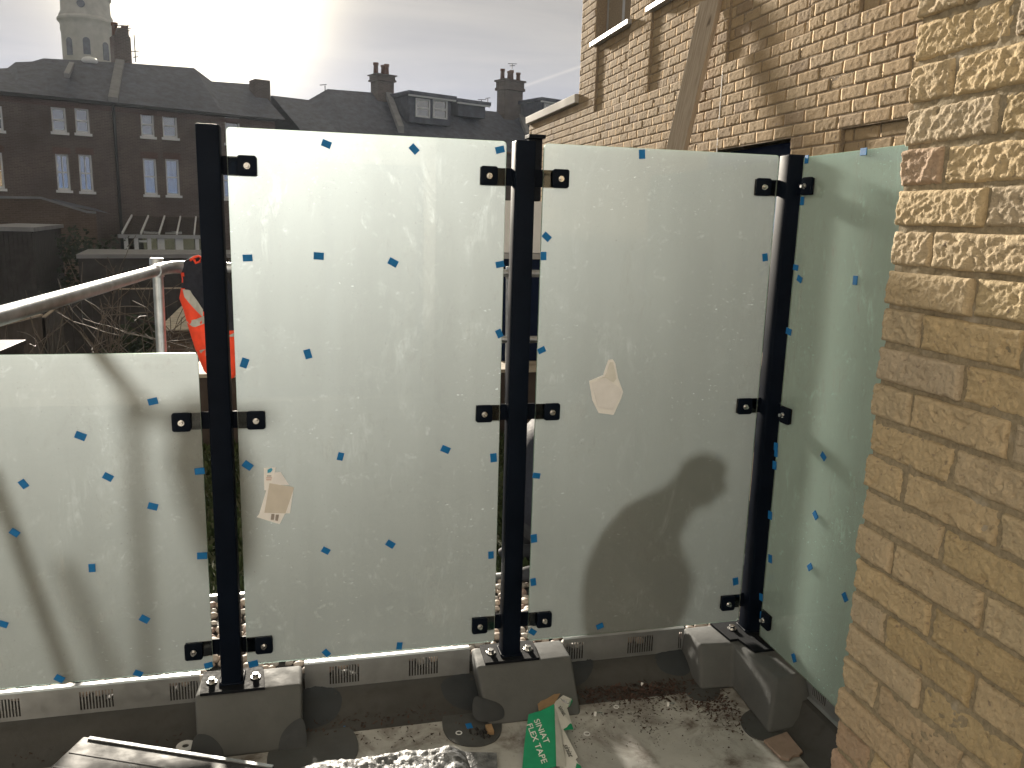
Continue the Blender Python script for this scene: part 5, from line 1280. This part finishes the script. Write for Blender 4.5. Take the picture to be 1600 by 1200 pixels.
aerial(HR, 800, 108, 100, 3.9, [(.02, .35, .4), (.15, .2, .25)])
slope_bar((627, 205), (603, 140), .20, 'lead', 'party_wall', HR, .3); slope_bar((826, 215), (812, 178), .2, 'lead', 'party_wall', HR, .3)
def dormer(parent, x0, x1, y0, y1, off, wins, roofmat='slate'):
    s0, zt = fs(x0, y0, off); s1, zb = fs(x1, y1, off); mb = MB(); fbox(mb, s0, s1, zb-.4, zt, off, RO+1.2); d = mb.build('dormer', M[roofmat], parent)
    mb = MB(); fbox(mb, s0-.25, s1+.25, zt+.003, zt+.22, off-.35, RO+1.3); mb.build('dormer_roof', M['slate'], d)
    mb = MB(); fbox(mb, s0-.22, s1+.22, zt-.10, zt-.003, off-.30, off-.2); mb.build('dormer_fascia', M['white_frame'], d)
    for (a, b, c, e) in wins:
        u0, v1 = fs(a, c, off); u1, v0 = fs(b, e, off); mb = MB(); f_ = .09
        fbox(mb, u0, u0+f_, v0, v1, off-.08, off-.003); fbox(mb, u1-f_, u1, v0, v1, off-.08, off-.003); fbox(mb, u0+f_, u1-f_, v0, v0+f_, off-.08, off-.003); fbox(mb, u0+f_, u1-f_, v1-f_, v1, off-.08, off-.003); fbox(mb, u0+f_, u1-f_, (v0+v1)/2-.04, (v0+v1)/2+.04, off-.07, off-.003)
        w = mb.build('dormer_window', M['white_frame'], d)
        if True: mb = MB(); fbox(mb, u0+f_, u1-f_, v0+f_, v1-f_, off-.012, off-.005); mb.build('pane', M['pane'], d)
    return d
dormer(HR, 640, 704, 148, 187, 1.2, [(649, 671, 153, 185), (676, 698, 155, 187)])
dormer(HR, 716, 758, 160, 176, 2.4, [])
dormer(HR, 846, 900, 158, 182, 1.2, [(850, 874, 161, 181), (877, 899, 163, 183)])
aerial(HR, 508, 142, 134, 4.4, [(.0, .35, .1)]); aerial(HR, 752, 164, 156, 3.6, [(.02, .3, .4), (.2, .2, .3)]); aerial(HR, 762, 166, 153, 3.6, [(.05, .2, .2)])
# --- church tower far behind
TD = 92.0
def tw(px, py): d = ray(px, py); P = d*TD; P[2] += EYE; return P
TC = tw(137, 60); k_ = TD/CF
CT = thing('church_tower', 'pale round church tower rising behind the roofs at the upper left', 'tower', (TC[0], TC[1], GZ))
zt = lambda py: float(tw(137, py)[2])
mb = MB(); mb.lathe([(36.5*k_, GZ), (36.5*k_, zt(56)), (37.5*k_, zt(50)), (37*k_, zt(45)), (38*k_, zt(41)), (41*k_, zt(37.5)), (41*k_, zt(34.5)), (38*k_, zt(31)), (38*k_, zt(29)), (35*k_, zt(23)), (34.5*k_, zt(4)), (37*k_, zt(1)), (37*k_, zt(-2)), (33*k_, zt(-6)), (32*k_, zt(-30)), (26*k_, zt(-55)), (10*k_, zt(-70)), (3*k_, zt(-78)), (.2, zt(-100))], (TC[0], TC[1], 0), 48)
o = mb.build('drum', M['stone'], CT); autosmooth(o, 30)
tdir = np.array([-TC[0], -TC[1], 0]); tdir /= np.linalg.norm(tdir); tside = np.array([-tdir[1], tdir[0], 0])
def on_drum(a, rad): return np.array([TC[0], TC[1], 0]) + (tdir*math.cos(a)+tside*math.sin(a))*rad
for px, y0, y1, hw in ((111.5, 92, 66, 4.2), (135, 90, 65, 5), (161, 95, 68, 4.2)):
    a = math.asin(max(-1, min(1, (px-137)/36.5))); c = on_drum(a, 36.0*k_); t_ = np.array([-math.sin(a)*tdir[0]+math.cos(a)*tside[0], -math.sin(a)*tdir[1]+math.cos(a)*tside[1], 0]); n_ = (c-np.array([TC[0], TC[1], 0])); n_ /= np.linalg.norm(n_)
    w_ = 5*k_; ring = [c+t_*(-w_)+np.array([0, 0, zt(y0)]), c+t_*w_+np.array([0, 0, zt(y0)])]
    for q in range(9): th = math.pi*q/8; ring.append(c+t_*w_*math.cos(th)+np.array([0, 0, zt(y1+5)+w_*math.sin(th)]))
    mb = MB(); mb.prism([tuple(p) for p in ring], n_*0.10); mb.build('arched_opening', M['slate'], CT)
a = math.asin(-6/34.5); c = on_drum(a, 34.3*k_); n_ = c-np.array([TC[0], TC[1], 0]); n_ /= np.linalg.norm(n_)
mb = MB(); mb.tube([c+np.array([0, 0, zt(16)]), c+n_*.12+np.array([0, 0, zt(16)])], 5.6*k_, 20); mb.build('round_opening', M['slate'], CT)

# --- rear wings, conservatory, sheds and fences between the gardens
NF = -6.0                                           # faces of the rear extensions stand 6 m nearer than the house wall
RWING = thing('rear_extension', 'low brick rear extension with a sloping coping at the left', 'extension', tuple(FP(-4, GZ, NF)))
pts = [fs(x, y, NF) for x, y in ((-80, 309), (64, 311), (136, 333), (150, 334))]
poly = [(pts[0][0], GZ)] + [(s, z) for s, z in pts] + [(pts[-1][0], GZ)]
mb = MB(); fprism(mb, poly[::-1], NF, NF+.3); mb.build('wall', M['orange_brick'], RWING)
mb = MB()
for (s0, z0), (s1, z1) in zip(pts[:-1], pts[1:]): mb.hexa([tuple(FP(s, z+dz, o)) for dz in (.003, .10) for (s, z, o) in ((s0, z0, NF-.05), (s1, z1, NF-.05), (s1, z1, NF+.35), (s0, z0, NF+.35))])
mb.build('coping', M['lead'], RWING)
a0, a1 = fs(66, 312, NF), fs(170, 330, NF); mb = MB(); b0, b1 = fs(80, 309, -0.3), fs(160, 322, -0.3)
mb.add([tuple(FP(*fs(64, 313, NF+.3), NF+.3)), tuple(FP(*fs(172, 334, NF+.3), NF+.3)), tuple(FP(*fs(150, 326, -.2), -.2)), tuple(FP(*fs(86, 311, -.2), -.2))], [(0, 1, 2, 3)]); mb.build('roof', M['slate'], RWING)
# conservatory
CN = -3.4
CON = thing('conservatory', 'white framed conservatory with a sloping glass roof against the brick house', 'conservatory', tuple(FP(fs(250, 380, CN)[0], GZ, CN)))
e0, e1 = fs(191, 364, CN), fs(330, 368, CN); t0, t1 = fs(206, 337, -.15), fs(330, 340, -.15)
ze = (e0[1]+fs(250, 366, CN)[1])/2; zt_ = t0[1]
mb = MB()
for k in range(6):
    u = k/5; sb, st_ = e0[0]+(e1[0]-e0[0])*u, t0[0]+(t1[0]-t0[0])*u
    mb.hexa([tuple(FP(sb-.035, ze-.04, CN)), tuple(FP(sb+.035, ze-.04, CN)), tuple(FP(st_+.035, zt_-.04, -.15)), tuple(FP(st_-.035, zt_-.04, -.15)), tuple(FP(sb-.035, ze+.06, CN)), tuple(FP(sb+.035, ze+.06, CN)), tuple(FP(st_+.035, zt_+.06, -.15)), tuple(FP(st_-.035, zt_+.06, -.15))])
o = mb.build('glazing_bars', M['white_frame'], CON); o['kind'] = 'stuff'
mb = MB(); mb.hexa([tuple(FP(e0[0], ze-.02, CN)), tuple(FP(e1[0], ze-.02, CN)), tuple(FP(t1[0], zt_-.02, -.15)), tuple(FP(t0[0], zt_-.02, -.15)), tuple(FP(e0[0], ze, CN)), tuple(FP(e1[0], ze, CN)), tuple(FP(t1[0], zt_, -.15)), tuple(FP(t0[0], zt_, -.15))]); mb.build('roof_glass', M['pane'], CON)
mb = MB(); fbox(mb, e0[0]-.2, e1[0], ze-.22, ze-.05, CN-.12, CN+.04); mb.build('gutter', M['grey_frame'], CON)
mb = MB(); zb = fs(250, 388, CN)[1]
xs = [197, 213, 233, 249, 254, 277, 283, 308, 330]; 
for x in xs: s = fs(x, 375, CN)[0]; fbox(mb, s-.09, s+.09, zb-.1, ze-.225, CN, CN+.08)
fbox(mb, fs(197, 375, CN)[0]+.1, e1[0], zb-.25, zb-.105, CN, CN+.08); s0, s1 = fs(214, 375, CN)[0]+.1, fs(233, 375, CN)[0]-.1; zm = fs(222, 377, CN)[1]; fbox(mb, s0, s1, zm-.05, zm+.05, CN, CN+.08)
o = mb.build('frame', M['white_frame'], CON); o['kind'] = 'stuff'
mb = MB(); fbox(mb, fs(197, 375, CN)[0], e1[0], zb-.1, ze-.23, CN+.085, CN+.095); mb.build('glazing', M['pane'], CON)
mb = MB(); fbox(mb, fs(196, 375, CN)[0], e1[0], GZ, zb-.255, CN-.02, CN+.12); mb.build('base_wall', M['dark_brick'], CON)

def slab_thing(name, label, cat, pts3, z0, mat, capmat=None, capth=.06, over=.04):
    """low building: footprint polygon pts3 at height z (list of xyz, top), walls down to z0"""
    c = np.mean(np.array(pts3), axis=0); t = thing(name, label, cat, (c[0], c[1], z0)); h = pts3[0][2]
    mb = MB(); mb.prism([(p[0], p[1], z0) for p in pts3], (0, 0, h-z0)); mb.build('wall', M[mat], t, weld=True)
    if capmat:
        r_ = []
        for p in pts3: v = np.array(p)-c; l = np.linalg.norm(v); r_.append(tuple(c+v*(1+over/l*1.4))[:2]+(h+.003,))
        mb = MB(); mb.prism(r_, (0, 0, capth)); mb.build('roof', M[capmat], t, weld=True)
    return t
def board_run(name, label, A, B, z0, z1, mat, bw=.14, cat='fence', sx_=0.0):
    A, B = np.array(A, float), np.array(B, float); L = np.linalg.norm(B-A); d = (B-A)/L; nn = np.array([-d[1], d[0]]); t = thing(name, label, cat, (A[0], A[1], z0)); n = int(L/bw); me = None
    n = min(n, 120); bw = L/n
    for k in range(n):
        if me is None:
            mb = MB(); mb.box(0, bw*.94, -.01, .01, 0, z1-z0); o = mb.build('board', M[mat], t); me = o.data; 
            # mesh was written relative to the thing's base
            for v in me.vertices: v.co += Vector(t.location)
        else: o = bpy.data.objects.new('board', me); COL.objects.link(o); o.parent = t
        p = A+d*(bw*k); o.location = Vector((p[0]-A[0]+nn[0]*R.uniform(-.008, .008), p[1]-A[1]+nn[1]*R.uniform(-.008, .008), R.uniform(-.02, .0))); o.rotation_euler = (0, 0, math.atan2(d[1], d[0]))
    mb = MB(); off = nn*.03; a, b = A+off, B+off; 
    mb.hexa([(a[0], a[1], z0+.3), (b[0], b[1], z0+.3), (b[0]+nn[0]*.05, b[1]+nn[1]*.05, z0+.3), (a[0]+nn[0]*.05, a[1]+nn[1]*.05, z0+.3), (a[0], a[1], z0+.4), (b[0], b[1], z0+.4), (b[0]+nn[0]*.05, b[1]+nn[1]*.05, z0+.4), (a[0]+nn[0]*.05, a[1]+nn[1]*.05, z0+.4)]); mb.build('rail', M[mat], t)
    mb = MB(); zz_ = z1; mb.hexa([(a[0]-nn[0]*.06, a[1]-nn[1]*.06, zz_), (b[0]-nn[0]*.06, b[1]-nn[1]*.06, zz_), (a[0]*0+b[0]+nn[0]*.03, b[1]+nn[1]*.03, zz_), (a[0]+nn[0]*.03, a[1]+nn[1]*.03, zz_), (a[0]-nn[0]*.06, a[1]-nn[1]*.06, zz_+.03), (b[0]-nn[0]*.06, b[1]-nn[1]*.06, zz_+.03), (b[0]+nn[0]*.03, b[1]+nn[1]*.03, zz_+.03), (a[0]+nn[0]*.03, a[1]+nn[1]*.03, zz_+.03)]); mb.build('capping', M['wood'], t)
    return t
# fence running away between gardens
fa, fb = onz(66, 450, -.9), onz(156, 428.5, -.9)
board_run('garden_fence', 'weathered boarded garden fence running away behind the bare shrub', (fa[0]*.72+.0, fa[1]*.72), (fb[0], fb[1]), -3.0, -.9, 'fence', .24)
# dark shed at the left
q = onz(48, 362, 1.25) if False else None
SD = 26.0
sh0, sh1, sh2 = ony(-40, 357, SD), ony(49, 362, SD), ony(95, 357, SD+7)
zs_ = sh1[2]
shed = thing('garden_shed', 'dark boarded garden shed with a pale roof edge at the far left', 'shed', (sh1[0], sh1[1], GZ))
def shed_wall(A, B, n):
    A, B = np.array(A), np.array(B); d = (B-A)/n
    for k in range(n):
        mb = MB(); p, q_ = A+d*k, A+d*(k+.94); dn = np.array([-d[1], d[0]])/np.linalg.norm(d)*.03
        mb.hexa([(p[0], p[1], GZ), (q_[0], q_[1], GZ), (q_[0]+dn[0], q_[1]+dn[1], GZ), (p[0]+dn[0], p[1]+dn[1], GZ), (p[0], p[1], zs_), (q_[0], q_[1], zs_), (q_[0]+dn[0], q_[1]+dn[1], zs_), (p[0]+dn[0], p[1]+dn[1], zs_)]); mb.build('board', M['shed'], shed)
shed_wall(sh0[:2], sh1[:2], 12); shed_wall(sh1[:2], sh2[:2], 18)
back = sh0+(sh2-sh1)
mb = MB(); mb.prism([(p[0], p[1], zs_+.003) for p in (sh0+np.array([0, -.15, 0]), sh1+np.array([.1, -.15, 0]), sh2+np.array([.1, 0, 0]), back)], (0, 0, .12)); mb.build('roof', M['lead'], shed)
# long low flat roofed garage / wall in front of the conservatory
g0, g1 = ony(122, 404, 27), ony(420, 404, 29.5); g2, g3 = ony(420, 392, 33), ony(140, 388, 31)
hh = g0[2]
slab_thing('garden_outbuilding', 'long low flat roofed outbuilding in front of the conservatory', 'outbuilding', [(g0[0], g0[1], hh), (g1[0], g1[1], hh), (g2[0]+.6, g2[1], hh), (g3[0], g3[1], hh)], GZ, 'shed', 'lead', .12)
# brick outbuilding with pale roof beside the jacket
zc = -.5
b0, b1, b2, b3 = onz(246, 515, zc), onz(420, 512, zc), onz(420, 478, zc), onz(284, 478, zc)
t = slab_thing('brick_outbuilding', 'small brown brick outbuilding with a pale sunlit roof beside the jacket', 'outbuilding', [(p[0], p[1], zc-.25) for p in (b0, b1, b2, b3)], GZ, 'orange_brick')
c = (b0+b1+b2+b3)/4; mb = MB(); mb.prism([(p[0], p[1], zc-.247) for p in (b0, b1, b2, b3)], (0, 0, .22)); mb.build('eaves_board', M['fascia'], t, weld=True)
mb = MB(); mb.prism([(p[0], p[1], zc-.024) for p in (b0+(c-b0)*-.01, b1, b2, b3+(c-b3)*-.01)], (0, 0, .024)); mb.build('roof', M['felt'], t, weld=True)
# wall / fence across the gardens
ga, gb = ony(96, 470, 21), ony(330, 474, 22)
board_run('garden_fence', 'dark boarded fence crossing the gardens behind the guard rail', ga[:2], gb[:2], GZ, ony(200, 452, 21.5)[2], 'shed', .2)
f2a, f2b = ony(-40, 420, 22), ony(70, 428, 24)
board_run('garden_fence', 'near boarded fence at the left edge under the guard rail', ony(-30, 560, 13)[:2], ony(70, 560, 15)[:2], GZ, ony(20, 505, 14)[2], 'fence', .2)
# evergreens
def bush(label, P, rad, h, n, seed):
    t = thing('evergreen_bush', label, 'bush', (P[0], P[1], GZ), 'evergreen bushes in the gardens'); rr = random.Random(seed); mb = MB()
    for k in range(n):
        th, ph = rr.uniform(0, 6.283), math.acos(rr.uniform(-1, 1)); q = rr.uniform(.55, 1.0)**.6
        lump = 1+.35*mnoise.noise(Vector((math.cos(th)*2, math.sin(th)*2, ph*2+seed)))
        x, y, z = P[0]+rad*q*lump*math.sin(ph)*math.cos(th), P[1]+rad*q*lump*math.sin(ph)*math.sin(th), GZ+h*.5+h*.5*q*lump*math.cos(ph)
        s = rr.uniform(.05, .13); a = Vector((rr.gauss(0, 1), rr.gauss(0, 1), rr.gauss(0, 1))).normalized(); b = a.orthogonal().normalized(); a, b = a*s, b*s*.55; c = Vector((x, y, z))
        mb.add([c-a, c+b, c+a, c-b], [(0, 1, 2, 3)], 0, rr.random()+.001)
    mb.build('foliage', M['evergreen'], t); mb = MB(); mb.tube([(P[0], P[1], GZ), (P[0]+.05, P[1], GZ+h*.5)], [.09, .05], 8); mb.build('trunk', M['twig'], t)
bush('dark evergreen bush in front of the house wall between shed and conservatory', ony(130, 420, 32), 1.7, 3.9, 2600, 1)
bush('dark evergreen bush behind the bare shrub near the garden fence', ony(225, 440, 20), 1.1, 2.2, 2200, 2)
bush('low evergreen bush beside the brick outbuilding behind the guard rail', ony(212, 520, 15.5), 1.0, 1.5, 2200, 3)
# bare shrub with sunlit twigs
def shrub(label, P, h, seed, stems, spread):
    t = thing('bare_shrub', label, 'shrub', (P[0], P[1], GZ), 'leafless shrubs in the gardens'); rr = random.Random(seed); mb = MB(); tw_ = MB()
    def grow(p, d, L, r_, lev, target):
        pts = [p]; dd = Vector(d)
        for k in range(4):
            dd = (dd + Vector((rr.gauss(0, .14), rr.gauss(0, .14), rr.gauss(0.02, .10)))).normalized(); pts.append(pts[-1]+dd*L/4)
        target.tube(pts, [max(.0042, r_*(1-.17*k)) for k in range(5)], 5 if lev < 2 else 4, cap=False)
        if lev >= 3: return
        for k in range(rr.randint(3, 5)):
            i = rr.randint(1, 4); nd = (dd*.75 + Vector((rr.gauss(0, .6), rr.gauss(0, .6), rr.gauss(.1, .45)))).normalized()
            grow(pts[i], nd, L*rr.uniform(.45, .7), r_*.5, lev+1, tw_)
    for s in range(stems):
        a = rr.uniform(0, 6.28); grow(Vector((P[0]+rr.gauss(0, .08), P[1]+rr.gauss(0, .08), GZ)), Vector((math.cos(a)*spread, math.sin(a)*spread, 1)).normalized(), h*rr.uniform(.5, .62), .03, 0, mb)
    mb.build('stem', M['twig'], t, smooth=True); o = tw_.build('twigs', M['twig'], t, smooth=True); o['kind'] = 'stuff'
shrub('tall leafless shrub with long sunlit twigs left of the upright tube', ony(112, 560, 9.5), 4.7, 5, 6, .30)
shrub('dense leafless shrub beside the brick outbuilding behind the upright tube', ony(200, 560, 10.5), 3.9, 8, 6, .30)

# ------------------------------------------------------------------ thin haze volume added to veil the far houses, in place of lens glare
mb = MB(); mb.box(-75, 95, -9, 140, -4.2, 26)
o = mb.build('haze', new_mat('haze_air')); o['kind'] = 'stuff'
t_ = o.data.materials[0].node_tree; ou = t_.nodes.new('ShaderNodeOutputMaterial'); v = t_.nodes.new('ShaderNodeVolumePrincipled')
v.inputs['Density'].default_value = 0.00022; v.inputs['Color'].default_value = (0.76, 0.86, 1.0, 1); v.inputs['Anisotropy'].default_value = 0.45
t_.links.new(v.outputs[0], ou.inputs['Volume'])
